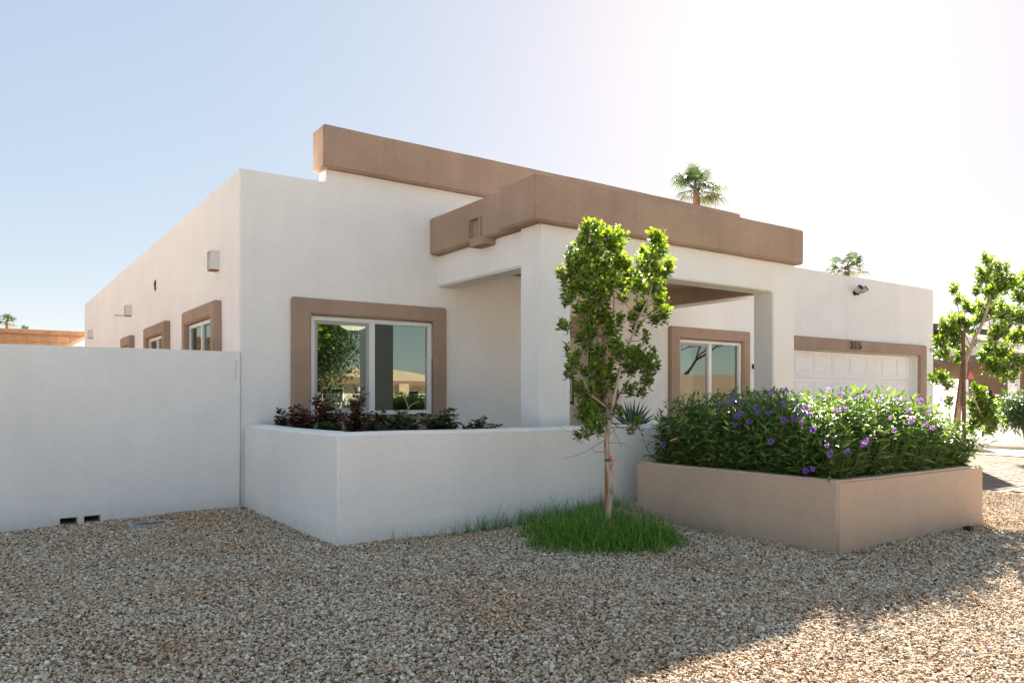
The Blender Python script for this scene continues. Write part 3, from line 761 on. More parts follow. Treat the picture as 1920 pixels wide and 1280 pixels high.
T1 = 6.86
cl1 = [(1105, 428, 20), (1130, 446, 28), (1102, 462, 28), (1150, 462, 26), (1164, 443, 11), (1085, 495, 30), (1125, 500, 36), (1165, 495, 24), (1060, 515, 16), (1072, 540, 24),
       (1108, 540, 26), (1145, 532, 26), (1234, 452, 18), (1231, 476, 20), (1206, 478, 12), (1214, 508, 27), (1244, 508, 20), (1256, 493, 9), (1198, 538, 20), (1226, 540, 22),
       (1178, 520, 15), (1168, 560, 9), (1200, 585, 17), (1240, 570, 18), (1226, 598, 17), (1247, 590, 13), (1190, 618, 12), (1118, 568, 24), (1110, 598, 26), (1136, 598, 18), (1106, 622, 18),
       (1146, 622, 14), (1150, 648, 18), (1166, 663, 20), (1062, 614, 9), (1052, 610, 5), (1067, 560, 12), (1200, 678, 23), (1219, 688, 18), (1214, 715, 16), (1178, 690, 18), (1190, 668, 16),
       (1227, 664, 8), (1203, 736, 11), (1180, 732, 10), (1120, 698, 21), (1100, 700, 15), (1130, 728, 20), (1105, 745, 13), (1075, 684, 12), (1066, 703, 11), (1085, 735, 11), (1092, 760, 14),
       (1106, 778, 22), (1117, 798, 19), (1101, 812, 12), (1085, 822, 7), (1120, 766, 17), (1166, 778, 7), (1152, 766, 10), (1197, 795, 4), (1186, 806, 4), (1092, 640, 10), (1100, 655, 7), (1208, 636, 9), (1138, 692, 14), (1150, 712, 13), (1158, 738, 9), (1124, 662, 16), (1140, 618, 14), (1164, 598, 11), (1186, 598, 12), (1090, 582, 14), (1128, 545, 22), (1090, 722, 9), (1112, 730, 10), (1084, 668, 6), (1066, 660, 4)]
br1 = [[(1141, 792, 0, .024), (1138, 760, .02, .019), (1128, 700, .05, .015), (1118, 630, .04, .012), (1112, 550, 0, .009), (1108, 470, -.03, .005), (1106, 425, -.03, .003)],
       [(1143, 790, 0, .020), (1152, 745, -.05, .016), (1163, 690, -.08, .013), (1188, 620, -.08, .010), (1215, 560, -.05, .007), (1232, 500, 0, .005), (1235, 455, 0, .003)],
       [(1143, 775, 0, .012), (1170, 725, .08, .008), (1200, 685, .10, .005)],
       [(1140, 765, 0, .010), (1108, 740, -.10, .007), (1085, 700, -.14, .005), (1072, 680, -.15, .003)],
       [(1122, 660, .05, .008), (1150, 590, .12, .006), (1150, 520, .16, .004)],
       [(1196, 605, -.08, .007), (1222, 590, -.16, .004), (1242, 575, -.18, .003)],
       [(1141, 800, 0, .008), (1118, 788, -.06, .005), (1106, 775, -.1, .003)]]
tb1 = at_d(1143, 1016, T1)
tree1, scr1 = make_tree('young_tree', 'slim young ficus tree with pale trunk in the round grass patch before the porch', None, (tb1.x, tb1.y, 0),
    [(1142, 1018, 0, .031), (1141, 985, 0, .027), (1141, 960, 0, .025), (1145, 925, 0, .027), (1144, 890, 0, .0265), (1139, 862, 0, .025), (1137, 830, 0, .0245), (1140, 800, 0, .026), (1142, 785, 0, .024)], T1, cl1, br1, 3, n_per=1.15)
tree1['label'] = 'slim young ficus tree with a pale trunk growing in the round grass patch'
# bare twigs low on the trunk
bt = MB()
for pl_ in ([(1138, 822), (1100, 846), (1075, 855), (1057, 859)], [(1138, 812), (1100, 812), (1060, 808), (1044, 795)], [(1140, 830), (1165, 830), (1185, 838), (1195, 847)], [(1142, 815), (1160, 800), (1185, 800), (1197, 795)],
            [(1138, 790), (1118, 800), (1078, 798), (1070, 820)], [(1146, 800), (1157, 818), (1166, 838)], [(1138, 845), (1118, 848), (1107, 838)], [(1140, 862), (1150, 862), (1158, 862)],
            [(1142, 780), (1160, 760), (1168, 735)], [(1086, 690), (1100, 712), (1120, 742)]):
    P = [scr1(x, y, -.02 - i * .03) for i, (x, y) in enumerate(pl_)]; bt.tube(P, [.0035, .0028, .002, .0012][:len(P)], 4)
bt.build('bare_twigs', M['twig'], tree1)
for (py, hgt, mt) in ((862, .03, 'greentape'), (785, .016, 'greentape'), (984, .045, 'greentape')):
    c_ = scr1(1141 if py != 862 else 1139.5, py, 0); MB().tube([c_ - Vector((0, 0, hgt / 2)), c_ + Vector((0, 0, hgt / 2))], .0305, 12).build('tie', M[mt], tree1)
rb = MB()
for P in ([(1138, 851), (1143, 855), (1148, 860), (1148, 880)], [(1139, 853), (1144, 852), (1147, 858), (1155, 855)], [(1144, 856), (1149, 868), (1149, 873)]):
    q = [scr1(x, y, -.036) for x, y in P]; vs = [v + Vector((ca, -sa, 0)) * s_ * .006 for v in q for s_ in (-1, 1)]
    rb.add(vs, [(2 * i, 2 * i + 1, 2 * i + 3, 2 * i + 2) for i in range(len(q) - 1)])
rb.build('ribbon', M['pink'], tree1)
sk = MB().tube([scr1(1138, 1016, .09), scr1(1136.5, 862, .06)], [.018, .016], 6)
tag(sk.build('tree_stake', M['wood'], origin=scr1(1138, 1016, .09)), 'short reddish wooden stake tied behind the pale trunk in the grass patch', 'stake')

T2 = 8.9
cl2 = [(1850, 490, 11), (1870, 508, 19), (1846, 522, 19), (1885, 535, 22), (1908, 530, 14), (1918, 558, 20), (1860, 548, 20), (1830, 550, 8), (1789, 545, 9), (1794, 563, 9), (1816, 578, 14), (1848, 580, 20),
       (1880, 588, 26), (1912, 598, 22), (1800, 602, 18), (1775, 615, 20), (1765, 640, 15), (1790, 640, 20), (1816, 612, 15), (1770, 664, 14), (1798, 668, 12), (1870, 625, 22), (1902, 635, 20),
       (1856, 655, 15), (1845, 672, 12), (1880, 665, 20), (1906, 680, 16), (1862, 690, 17), (1880, 704, 16), (1902, 708, 9), (1750, 715, 9), (1766, 708, 13), (1778, 722, 11), (1838, 735, 16), (1826, 758, 20),
       (1850, 768, 20), (1836, 788, 20), (1862, 788, 18), (1820, 800, 15), (1854, 805, 15), (1782, 757, 9), (1940, 560, 22), (1945, 600, 24), (1935, 640, 20), (1930, 525, 16), (1828, 640, 8), (1835, 600, 10)]
br2 = [[(1806, 715, 0, .027), (1812, 680, 0, .024), (1824, 640, 0, .022), (1842, 605, -.02, .018), (1852, 575, -.03, .014), (1862, 530, 0, .009), (1868, 500, 0, .005), (1860, 488, 0, .003)],
       [(1818, 655, 0, .018), (1800, 640, .05, .012), (1780, 630, .05, .007)], [(1826, 640, 0, .015), (1870, 640, -.1, .010), (1895, 650, -.1, .006), (1905, 680, -.1, .003)],
       [(1842, 605, 0, .014), (1885, 585, .1, .009), (1925, 570, .12, .006), (1945, 600, .12, .003)], [(1804, 730, 0, .012), (1828, 750, -.1, .008), (1842, 780, -.14, .005)], [(1804, 735, 0, .008), (1785, 722, -.08, .005), (1768, 712, -.1, .003)],
       [(1820, 650, 0, .008), (1800, 600, .1, .005), (1793, 550, .1, .003)], [(1850, 580, 0, .007), (1862, 640, -.12, .005), (1870, 700, -.15, .003)]]
tb2 = at_d(1793, 950, T2)
tree2, scr2 = make_tree('young_tree', 'leaning young ficus tree tied to stakes at the driveway edge', None, (tb2.x, tb2.y, 0),
    [(1786, 952, 0, .034), (1788, 880, 0, .030), (1792, 820, 0, .028), (1798, 770, 0, .027), (1806, 715, 0, .028)], T2, cl2, br2, 11, n_per=2.0)
MB().tube([scr2(1815, 655, -.05), scr2(1800, 690, -.04), scr2(1806, 700, -.04)], .01, 6).build('tie', M['twig'], tree2)
fg = at_d(1820, 704, T2 - .2)
MB().add([fg + Vector((0, 0, .06)), fg + Vector((-.028, .02, -.03)), fg + Vector((.032, -.02, -.035)), fg + Vector((.006, -.03, -.045))], [(0, 1, 3), (0, 3, 2)]).build('ribbon', M['pink'], tree2)
a, b = scr2(1809, 946, -.08), scr2(1806, 620, -.06)
tag(MB().tube([a, b], [.023, .021], 9).build('tree_stake', M['stakebrown'], origin=a), 'thick upright brown stake beside the leaning tree at the driveway', 'stake', )
a, b = scr2(1768, 950, -.1), scr2(1803, 690, -.1)
tag(MB().tube([a, b], [.013, .012], 8).build('tree_stake', M['wooddark'], origin=a), 'thinner slanting reddish stake propping the leaning tree at the driveway', 'stake')

# ------------------------------------------------------------------ purple-flowered shrub in the planter
hedge = thing('flowering_shrub', 'dense green shrub with purple trumpet flowers filling the tan planter box', 'shrub', (7.1, 4.8, .5))
def hedge_top(x, y):
    u = (x - 5.9) / 2.5; v = (y - 3.6) / 2.2
    h = 1.24 + .10 * math.sin(u * 3.0) - .22 * max(0, u - .45) + .05 * noise.noise(Vector((x * 2.2, y * 2.2, 1))) + .05 * noise.noise(Vector((x * 6, y * 6, 4)))
    e = min(x - 5.74, 8.62 - x, y - 3.42, 6.2 - y)
    return h - .45 * math.exp(-max(0, e) / .13)
hp = []; hd = []; hl = []; tn = []; yg = []; stm = MB()
cnt = 0
r_ = np.random.default_rng(21)
while cnt < 2300:
    x = r_.uniform(5.84, 8.46); y = r_.uniform(3.50, 5.85)
    edge = min(x - 5.84, 8.46 - x, y - 3.50)
    if edge > .55 and r_.random() < .55: continue
    cnt += 1
    z1 = hedge_top(x, y) * r_.uniform(.72, 1.03) if edge > .22 else .56 + (hedge_top(x, y) - .56) * r_.uniform(.12, 1.0)
    if z1 < .66: z1 = .66 + r_.uniform(0, .08)
    if z1 < .90:
        k_ = (z1 - .6) / .3; x = min(max(x, 6.02 - .2 * k_), 8.16 + .2 * k_); y = max(y, 3.80 - .28 * k_)
    bx, by = min(max(x, 6.05), 8.22), min(max(y, 3.80), 5.7)
    lean = Vector((x - bx, y - by, 0))
    z0 = .5; ln = z1 - z0
    b_ = Vector((bx - lean.x * .0 + r_.normal(0, .02), by + r_.normal(0, .02), z0)); t_ = Vector((x, y, z1)) + Vector((r_.normal(0, .04), r_.normal(0, .04), 0))
    m_ = b_.lerp(t_, .55) + lean * .25
    stm.tube([b_, m_, t_], [.003, .0025, .0015], 3, cap=False)
    nn = max(2, int(ln / .055)); yt = r_.random() < .3
    for q in range(nn):
        f = 1 - q * .055 / max(ln, .06)
        if f < .12: break
        c_ = (b_ * (1 - f) ** 2 + m_ * 2 * f * (1 - f) + t_ * f * f)
        a = q * 1.57 + r_.uniform(0, 1) + x * 9
        for s_ in (0, math.pi):
            if r_.random() < .22: continue
            d = Vector((math.cos(a + s_), math.sin(a + s_), r_.uniform(-.15, .85) if q > 0 else 1.1))
            hp.append(c_); hd.append(d); hl.append(r_.uniform(.07, .145) * (1 if q > 1 else .75)); tn.append(np.clip(r_.normal(.4, .3), 0, 1))
            yg.append(.7 * r_.random() if (q < 2 and yt) else .12 * r_.random())
stm.build('stems', M['stem'], hedge)['kind'] = 'stuff'
leaves(hp, hd, hl, tn, yg, LANCE, 'foliage', M['pleaf'], hedge, wid=1.2)
def petals_mesh(seed):
    q = np.random.default_rng(seed); b = MB()
    for k in range(5):
        a = k * 2 * math.pi / 5 + q.normal(0, .06); r1 = q.uniform(.021, .025)
        def pt(r, da, z): return (r * math.cos(a + da), r * math.sin(a + da), z)
        z = q.uniform(-.002, .004)
        b.add([pt(.004, 0, -.008), pt(.013, -.38, .002), pt(.013, .38, .002), pt(r1 * .98, -.50, .004 + z), pt(r1 * 1.0, 0, .001 + z), pt(r1 * .98, .50, .006 + z), pt(r1 * 1.1, -.22, z), pt(r1 * 1.1, .22, .002 + z)],
              [(0, 1, 4, 2), (1, 3, 6, 4), (2, 4, 7, 5)])
    nv = len(b.v); k = 8
    b.add([(.004 * math.cos(t), .004 * math.sin(t), -.007) for t in np.linspace(0, 2 * math.pi, 7)[:-1]] + [(.0015 * math.cos(t), .0015 * math.sin(t), -.038) for t in np.linspace(0, 2 * math.pi, 7)[:-1]],
          [(i, (i + 1) % 6, 6 + (i + 1) % 6, 6 + i) for i in range(6)])
    me = bpy.data.meshes.new('flower'); me.from_pydata(b.v, [], b.f); me.materials.append(M['petal'])
    a_ = me.attributes.new('tone', 'FLOAT', 'POINT'); a_.data.foreach_set('value', [q.uniform(.1, .9)] * len(me.vertices))
    return me
fm = [petals_mesh(i) for i in range(4)]
def throat_mesh():
    b = MB(); b.add([(.0035 * math.cos(t), .0035 * math.sin(t), -.001) for t in np.linspace(0, 2 * math.pi, 8)[:-1]], [tuple(range(7))])
    me = bpy.data.meshes.new('throat'); me.from_pydata(b.v, [], b.f); me.materials.append(M['dkpetal']); return me
thm = throat_mesh()
FL = [(540, 580), (585, 612), (545, 612), (505, 620), (465, 627), (570, 712), (565, 770), (697, 645), (718, 682), (787, 687), (835, 548), (873, 537), (903, 542), (797, 555), (965, 625), (883, 632), (903, 743), (883, 735),
      (800, 880), (1080, 1063), (1035, 1075), (1195, 960), (1178, 900), (1413, 897), (1082, 797), (1050, 650), (1060, 697), (1020, 655), (1025, 700), (1235, 672), (1285, 660), (1278, 578), (1265, 565), (1370, 585), (1425, 572),
      (1185, 535), (1640, 598), (1795, 602), (1800, 638), (1622, 807), (1828, 762), (1735, 745), (1720, 680), (985, 670), (960, 727), (1005, 750), (1310, 945), (600, 690), (655, 750), (85, 900), (1875, 787), (1850, 685), (1945, 600), (1520, 610), (1440, 880), (1600, 720)]
for i, (zx, zy) in enumerate(FL):
    px, py = 1220 + zx / 3.556, 580 + zy / 3.556
    rr_ = ray(px, py); D = max((5.72 / rr_.x), (3.44 / rr_.y))
    zz = 1.3 + rr_.z * D
    if zz > 1.12: D += .10 + min(.5, (zz - 1.12) * 2.0)
    p_ = at_d(px, py, D)
    o = bpy.data.objects.new('flower', fm[i % 4]); C.objects.link(o); o.parent = hedge; o.matrix_parent_inverse = Matrix.Translation(-Vector(hedge.location))
    o.location = p_; d = (Vector((0, 0, 1.3)) - p_).normalized() + Vector((random.gauss(0, .45), random.gauss(0, .45), random.uniform(-.1, .6)))
    o.rotation_euler = d.to_track_quat('Z', 'Y').to_euler(); s_ = random.uniform(.9, 1.25); o.scale = (s_, s_, s_)
    h_ = bpy.data.objects.new('throat', thm); C.objects.link(h_); h_.parent = o
a = at_d(1256, 827, 6.95)
tag(MB().add([a, a + Vector((.05, -.03, .02)), a + Vector((.06, -.04, .035)), a + Vector((.004, 0, .012))], [(0, 1, 2, 3)]).build('dead_leaf', M['deadleaf'], origin=a), 'single curled orange dead leaf caught on the left side of the purple-flowered shrub', 'leaf')

# ------------------------------------------------------------------ plants in the bed below the window
def rosebush(label, px0, px1, depth, tops, dark, seed, cat='rose bush', name='rose_bush', flowers=(), llen=(.034, .058), greenlow=True):
    """tops: list of (px, py) shoot tips read at that depth; dark = share of dark red young leaves"""
    q = np.random.default_rng(seed); cx = (px0 + px1) / 2
    b0 = at_d(cx, 744.66, depth); b0.z = 0
    t = thing(name, label, cat, b0)
    st = MB(); P = []; D = []; Ln = []; tn = []; yg = []
    for (tx, ty) in tops:
        for rep in range(2 if ty < 785 else 3):
            off = q.uniform(-.16, .16); tip = at_d(tx + q.normal(0, 2.5), ty + abs(q.normal(0, 6)) * rep, depth + off)
            bs = Vector((b0.x + q.normal(0, .06), b0.y + q.normal(0, .06), .15)); mid = bs.lerp(tip, .6) + Vector((q.normal(0, .04), q.normal(0, .04), .03))
            pts = [bs, bs.lerp(mid, .5), mid, mid.lerp(tip, .5) + Vector((q.normal(0, .012), q.normal(0, .012), 0)), tip]
            st.tube(pts, [.006, .005, .004, .003, .0015], 5)
            L_ = (tip - mid).length + .15; nn = max(4, int(L_ / .026))
            for k in range(nn):
                f = 1 - k * .026 / max((tip - mid).length, .05)
                c_ = mid.lerp(tip, max(-.9, f)) if f >= 0 else bs.lerp(mid, max(.4, 1 + f * .3))
                a = k * 2.4 + q.uniform(0, 6); ax = Vector((math.cos(a), math.sin(a), q.uniform(.1, .8))).normalized()
                rl = q.uniform(.035, .07)
                for (fx, sgn) in ((1.0, 0), (.72, 1), (.72, -1), (.4, 1), (.4, -1)):
                    side = ax.cross(Vector((0, 0, 1))).normalized() * sgn
                    P.append(c_ + ax * rl * fx); D.append(ax * (1 if sgn == 0 else .45) + side + Vector((0, 0, -.25))); Ln.append(q.uniform(*llen))
                    tn.append(q.uniform(0, 1)); z_ = (c_.z - .75) / .35
                    yg.append(float(np.clip(dark * (1.0 if z_ > .2 or dark > .9 else .4) + q.normal(0, .15), 0, 1)))
    st.build('stems', M['rstem'], t)
    leaves(P, D, Ln, tn, yg, OVATE, 'foliage', M['rleaf'], t, wid=1.1)
    for (fx, fy, mt, r) in flowers:
        c_ = at_d(fx, fy, depth - .15); vs = []; fb_ = MB()
        for k in range(14):
            d = Vector(q.normal(0, 1, 3)).normalized(); u = d.cross(Vector((.3, .2, .9))).normalized(); v = d.cross(u)
            o_ = c_ + d * r * .5; fb_.add([o_ - u * r * .5, o_ + v * r * .45, o_ + u * r * .5, o_ - v * r * .3], [(0, 1, 2, 3)])
        fb_.build('flower', mt, t)
    return t
rosebush('small dark red rose sprig at the left end of the planting bed', 522, 545, 8.95, [(522, 777), (530, 768), (534, 785), (524, 790), (541, 783)], 1.0, 1)
rosebush('clump of bronze-red rose leaves overlapping the left window trim', 550, 580, 8.7, [(552, 772), (560, 764), (568, 762), (575, 768), (556, 782), (570, 780), (582, 787), (562, 790)], 1.0, 2)
rosebush('tall dark red rose bush reaching up the left window pane', 590, 640, 8.2, [(596, 748), (605, 738), (612, 755), (600, 765), (590, 775), (618, 770), (630, 768), (642, 772), (608, 783), (592, 787), (625, 785)], .95, 3)
rosebush('upright single dark red rose shoot before the window mullion', 655, 675, 8.0, [(674, 732), (677, 745), (669, 752), (664, 770), (655, 775), (660, 787), (645, 780)], .95, 4)
rosebush('low rose bush with magenta buds below the window mullion', 690, 715, 7.8, [(690, 776), (700, 780), (712, 770), (685, 788), (720, 782), (705, 790), (694, 792)], .55, 5, flowers=[(691, 778, M['redpetal'], .012), (680, 802, M['redpetal'], .018), (672, 806, M['redpetal'], .014)])
rosebush('mid-green rose bush with a yellow bud beneath the right pane', 730, 780, 7.7, [(735, 777), (746, 772), (757, 775), (765, 783), (728, 788), (742, 788), (755, 790), (772, 785), (780, 780)], .22, 6, flowers=[(748, 770, M['deadleaf'], .014)])
rosebush('bright green rose bush overlapping the right window trim', 800, 850, 7.9, [(800, 778), (812, 782), (822, 779), (832, 772), (838, 768), (845, 774), (826, 788), (842, 788), (815, 790), (850, 792), (806, 790)], .1, 7,
         flowers=[(838, 793, M['paper'], .016), (804, 777, M['redpetal'], .016)])
rosebush('thin green sprig poking over the wall right of the window', 885, 905, 8.1, [(878, 797), (890, 790), (901, 786), (905, 795), (895, 798)], .0, 8)
rosebush('tiny green sprig just showing over the garden wall', 920, 935, 8.2, [(923, 797), (930, 799)], .0, 9)
rosebush('small clover-green weed low in front of the tall red rose bush', 600, 615, 7.9, [(602, 797), (610, 792), (614, 799)], .0, 10, cat='weed', name='green_weed')
# bare forked stem before the right pane
a = at_d(752, 800, 7.7); tag(MB().tube([a - Vector((0, 0, .7)), a, at_d(766, 765, 7.7), at_d(772, 758, 7.7), at_d(786, 752, 7.7)], [.012, .009, .007, .005, .003], 6).tube([at_d(766, 765, 7.7), at_d(760, 748, 7.7), at_d(752, 742, 7.7)], [.006, .004, .002], 5)
    .build('bare_rose', M['twig'], origin=(a.x, a.y, 0)), 'bare forked rose stem in front of the right window pane', 'plant stem')
# yucca behind the low wall
yc = at_d(1186, 812, 9.2)
yu = thing('yucca', 'spiky blue-green yucca showing above the low wall behind the young tree', 'yucca', (yc.x, yc.y, 0))
MB().tube([(yc.x, yc.y, 0), (yc.x, yc.y, yc.z)], .06, 8).build('stem', M['rstem'], yu)
ry = random.Random(5)
tips = [(1145, 775), (1152, 768), (1163, 755), (1170, 750), (1176, 752), (1182, 750), (1200, 750), (1209, 753), (1216, 757), (1222, 764), (1229, 775), (1228, 783), (1140, 790), (1190, 745), (1158, 782), (1212, 780), (1168, 765), (1195, 765), (1226, 793), (1178, 770), (1205, 770)]
for i, (tx, ty) in enumerate(tips):
    tip = at_d(tx, ty, 9.2 + ry.uniform(-.28, .28)); d = tip - yc; s_ = d.cross(Vector((sa, ca, 0))).normalized() * .021
    mid = yc.lerp(tip, .45) + Vector((0, 0, .03)); nf = Vector((-sa, -ca, .1)) * .006
    MB().add([yc - s_ * .6, yc + s_ * .6, mid - s_, mid + nf, mid + s_, tip, mid - nf * .5], [(0, 1, 4, 3, 2), (2, 3, 5), (3, 4, 5), (2, 5, 6), (6, 5, 4), (0, 2, 6), (1, 0, 6), (1, 6, 4)]).build('leaf', M['yucca'], yu)

# ------------------------------------------------------------------ grass
def blades(name, pts, hs, label, cat, wdt=.0028, bend=.5, seed=3, tonec=.45):
    q = np.random.default_rng(seed); n_ = len(pts); P = np.array(pts); Hh = np.array(hs)
    a = q.uniform(0, 2 * np.pi, n_); lean = np.abs(q.normal(0, bend, n_)); dx, dy = np.cos(a) * lean, np.sin(a) * lean
    ts = [0, .4, .75, 1.0]; ws = [1, .85, .5, 0]; b = q.uniform(0, 2 * np.pi, n_); sx, sy = np.cos(b), np.sin(b)
    V = []
    for t_, w_ in zip(ts, ws):
        cx = P[:, 0] + dx * Hh * t_ ** 1.8; cy = P[:, 1] + dy * Hh * t_ ** 1.8; cz = P[:, 2] + Hh * (t_ - .25 * lean * t_ ** 3)
        if w_ > 0:
            V.append(np.stack([cx - sx * wdt * w_, cy - sy * wdt * w_, cz], 1)); V.append(np.stack([cx + sx * wdt * w_, cy + sy * wdt * w_, cz], 1))
        else: V.append(np.stack([cx, cy, cz], 1))
    V = np.stack(V, 1).reshape(-1, 3); fs = []
    for k in range(n_):
        o = k * 7; fs += [(o, o + 1, o + 3, o + 2), (o + 2, o + 3, o + 5, o + 4), (o + 4, o + 5, o + 6)]
    me = bpy.data.meshes.new(name); me.from_pydata(V.tolist(), [], fs)
    for nm, arr in (('tone', np.clip(q.normal(tonec, .38, n_), 0, 1)), ('young', np.clip(q.normal(.05, .16, n_), 0, 1) + (q.random(n_) < .10) * .7)):
        a_ = me.attributes.new(nm, 'FLOAT', 'POINT'); a_.data.foreach_set('value', np.repeat(np.asarray(arr, np.float32), 7))
    o = link(name, me, M['grass']); return tag(o, label, cat, kind='stuff')
gc = at_d(1128, 744.66, 6.85); q = np.random.default_rng(4); pts = []; hs = []
while len(pts) < 7000:
    u, v = q.normal(0, .46), q.normal(0, .46); rad = math.hypot(u, v)
    if rad > 1.4: continue
    lx = u * .84; ld = v * .80
    x = gc.x + ca * lx + sa * ld; y = gc.y - sa * lx + ca * ld
    edge = .84 + .22 * noise.noise(Vector((x * 2.5, y * 2.5, 0))) + .12 * noise.noise(Vector((x * 7, y * 7, 5)))
    if noise.noise(Vector((x * 9, y * 9, 2))) < -.35 and q.random() < .7: continue
    if rad > edge + q.exponential(.10): continue
    if y > 6.24 or (x > 5.80 and y > 3.5): continue
    pts.append((x, y, terrain(x, y) - .005)); hs.append((q.uniform(.09, .26) + q.exponential(.03)) * max(.25, 1.05 - .5 * (rad / edge) ** 3) * (.9 + .25 * (ld > .3)))
blades('grass', pts, hs, 'round patch of lush green grass around the young tree trunk', 'grass', bend=.8, wdt=.0042, tonec=.45)
pts = []; hs = []
for (x0_, x1_, nn, hh, sp) in ((3.0, 3.9, 45, .16, .04), (3.7, 4.8, 230, .20, .08), (4.5, 5.8, 700, .24, .14), (3.9, 5.75, 120, .40, .06)):
    for k in range(nn):
        x = q.uniform(x0_, x1_); x = x + .04 * math.sin(x * 40); y = 6.235 - abs(q.normal(0, sp))
        pts.append((x, y, terrain(x, y) - .004)); hs.append(q.uniform(.3, 1.0) * hh)
for k in range(60):
    y = q.uniform(4.7, 5.9); x = 5.80 - abs(q.normal(0, .04)); pts.append((x, y, terrain(x, y))); hs.append(q.uniform(.04, .13))
for k in range(10):
    x = q.uniform(2.3, 2.55); y = q.uniform(8.9, 9.08); pts.append((x, y, terrain(x, y))); hs.append(q.uniform(.02, .05))
blades('wall_weeds', pts, hs, 'straggling wispy grass weeds along the foot of the garden wall', 'weeds', bend=.8, seed=9, tonec=.25, wdt=.002)

#==FAR==
# ------------------------------------------------------------------ fan palms over the roofs
def palm_proto(name, label, base, top, scale, seed, nf=16, skirt=True):
    q = random.Random(seed)
    t = thing(name, label, 'palm tree', base, 'fan palms beyond the roofs')
    b = Vector(base); c = Vector(top)
    MB().tube([b, b.lerp(c, .5), c - Vector((0, 0, .2)), c + Vector((0, 0, .1 * scale))], [.22 * scale, .17 * scale, .15 * scale, .10 * scale], 10).build('trunk', M['palmtrunk'], t)
    for i in range(nf):
        az = i * 2.399 + q.uniform(-.2, .2); el = q.choice([1.3, 1.05, .8, .55, .3, .1, -.2]) + q.uniform(-.1, .1)
        d = Vector((math.cos(az) * math.cos(el), math.sin(az) * math.cos(el), math.sin(el)))
        pl_ = scale * q.uniform(.55, .8); hub = c + d * pl_ + Vector((0, 0, -.08 * pl_))
        st = MB().tube([c, c.lerp(hub, .5) + Vector((0, 0, .05)), hub], [.03 * scale, .022 * scale, .015 * scale], 5)
        side = d.cross(Vector((0, 0, 1))).normalized(); up = side.cross(d).normalized()
        P = []; D = []; nl = 22; fbld = MB(); tn = []
        for k in range(nl):
            a = -1.9 + 3.8 * k / (nl - 1); ln = scale * (.75 - .12 * abs(a)) * q.uniform(.9, 1.05)
            dd = (d * math.cos(a) + side * math.sin(a)).normalized(); wv_ = dd.cross(up).normalized() * .024 * scale
            m1 = hub + dd * ln * .55 + up * .02; m2 = hub + dd * ln + Vector((0, 0, -.16 * scale - .25 * scale * q.random()))
            st.add([hub, m1 - wv_, m1 + up * .01, m1 + wv_, m2], [(0, 1, 2), (0, 2, 3), (1, 4, 2), (2, 4, 3)])
        o = st.build('frond', M['palmleaf'], t)
        for nm, v_ in (('tone', q.random()), ('young', .25 if el < -.2 else .03)):
            a_ = o.data.attributes.new(nm, 'FLOAT', 'POINT'); a_.data.foreach_set('value', [v_] * len(o.data.vertices))
    return t
def palm(px, py, d, scale, label, seed, nf=16):
    c = at_d(px, py, d); return palm_proto('fan_palm', label, (c.x, c.y, -.07), c, scale, seed, nf)
palm(1306, 357, 38, 1.18, 'larger fan palm rising above the right end of the brown roof cap', 2, 20)
palm(1588, 502, 46, 1.05, 'fan palm peeking over the white wall above the garage', 8, 14)
palm(13, 604, 80, .95, 'small distant fan palm above the tan block wall at the left edge', 4, 13)
palm(46, 621, 110, .9, 'tip of a distant palm barely clearing the tan block wall', 6, 9)

# ------------------------------------------------------------------ tan block wall behind, seen over the yard wall
bk = thing('block_wall', 'tan masonry block wall rising behind the white yard wall at far left', 'wall', (0, 29, 0))
MB().box(-14, 8, 29.02, 29.2, -.1, 3.47).build('core', M['blockjoint'], bk)
bkm = {}
def block(L_, H_):
    if (L_, H_) not in bkm:
        b = MB().box(-L_ / 2 + .004, L_ / 2 - .004, 0, .04, -H_ / 2 + .004, H_ / 2 - .004); me = bpy.data.meshes.new('block'); me.from_pydata(b.v, [], b.f); me.materials.append(M['block']); bkm[(L_, H_)] = me
    return bkm[(L_, H_)]
for r in range(9):
    z = 3.40 - r * .20
    for c_ in range(18):
        x = -2.4 + c_ * .406 + (r % 2) * .203
        o = bpy.data.objects.new('block', block(.406, .20 if r else .14)); C.objects.link(o); o.parent = bk; o.matrix_parent_inverse = Matrix.Translation(-Vector(bk.location))
        o.location = (x, 28.985 + random.uniform(-.003, .003), z if r else 3.43)
MB().box(-14, -2.62, 28.985, 29.02, -.1, 3.47).box(5.0, 8, 28.985, 29.02, -.1, 3.47).box(-2.62, 5.0, 28.985, 29.02, -.1, 1.70).build('lower_face', M['block'], bk)
lt = thing('lean_to', 'small tan lean-to with sloping roof edge behind the back corner of the house', 'shed', (3.2, 27.0, 0))
MB().prism([(2.0, -.1), (4.4, -.1), (4.4, 4.25), (2.0, 2.66)], 'y', 26.5, 27.5).build('wall', M['rose'], lt)
MB().prism([(1.9, 2.60), (4.5, 4.32), (4.5, 4.42), (1.9, 2.70)], 'y', 26.4, 27.6).build('roof_edge', M['tanwall'], lt)
tag(MB().box(-3.2, -3.0, 9.4, 28.9, -.1, 2.1).build('side_yard_wall', M['tanwall'], origin=(-3.1, 19, 0)), 'tan block wall along the left side yard, mirrored in the side windows', 'wall')

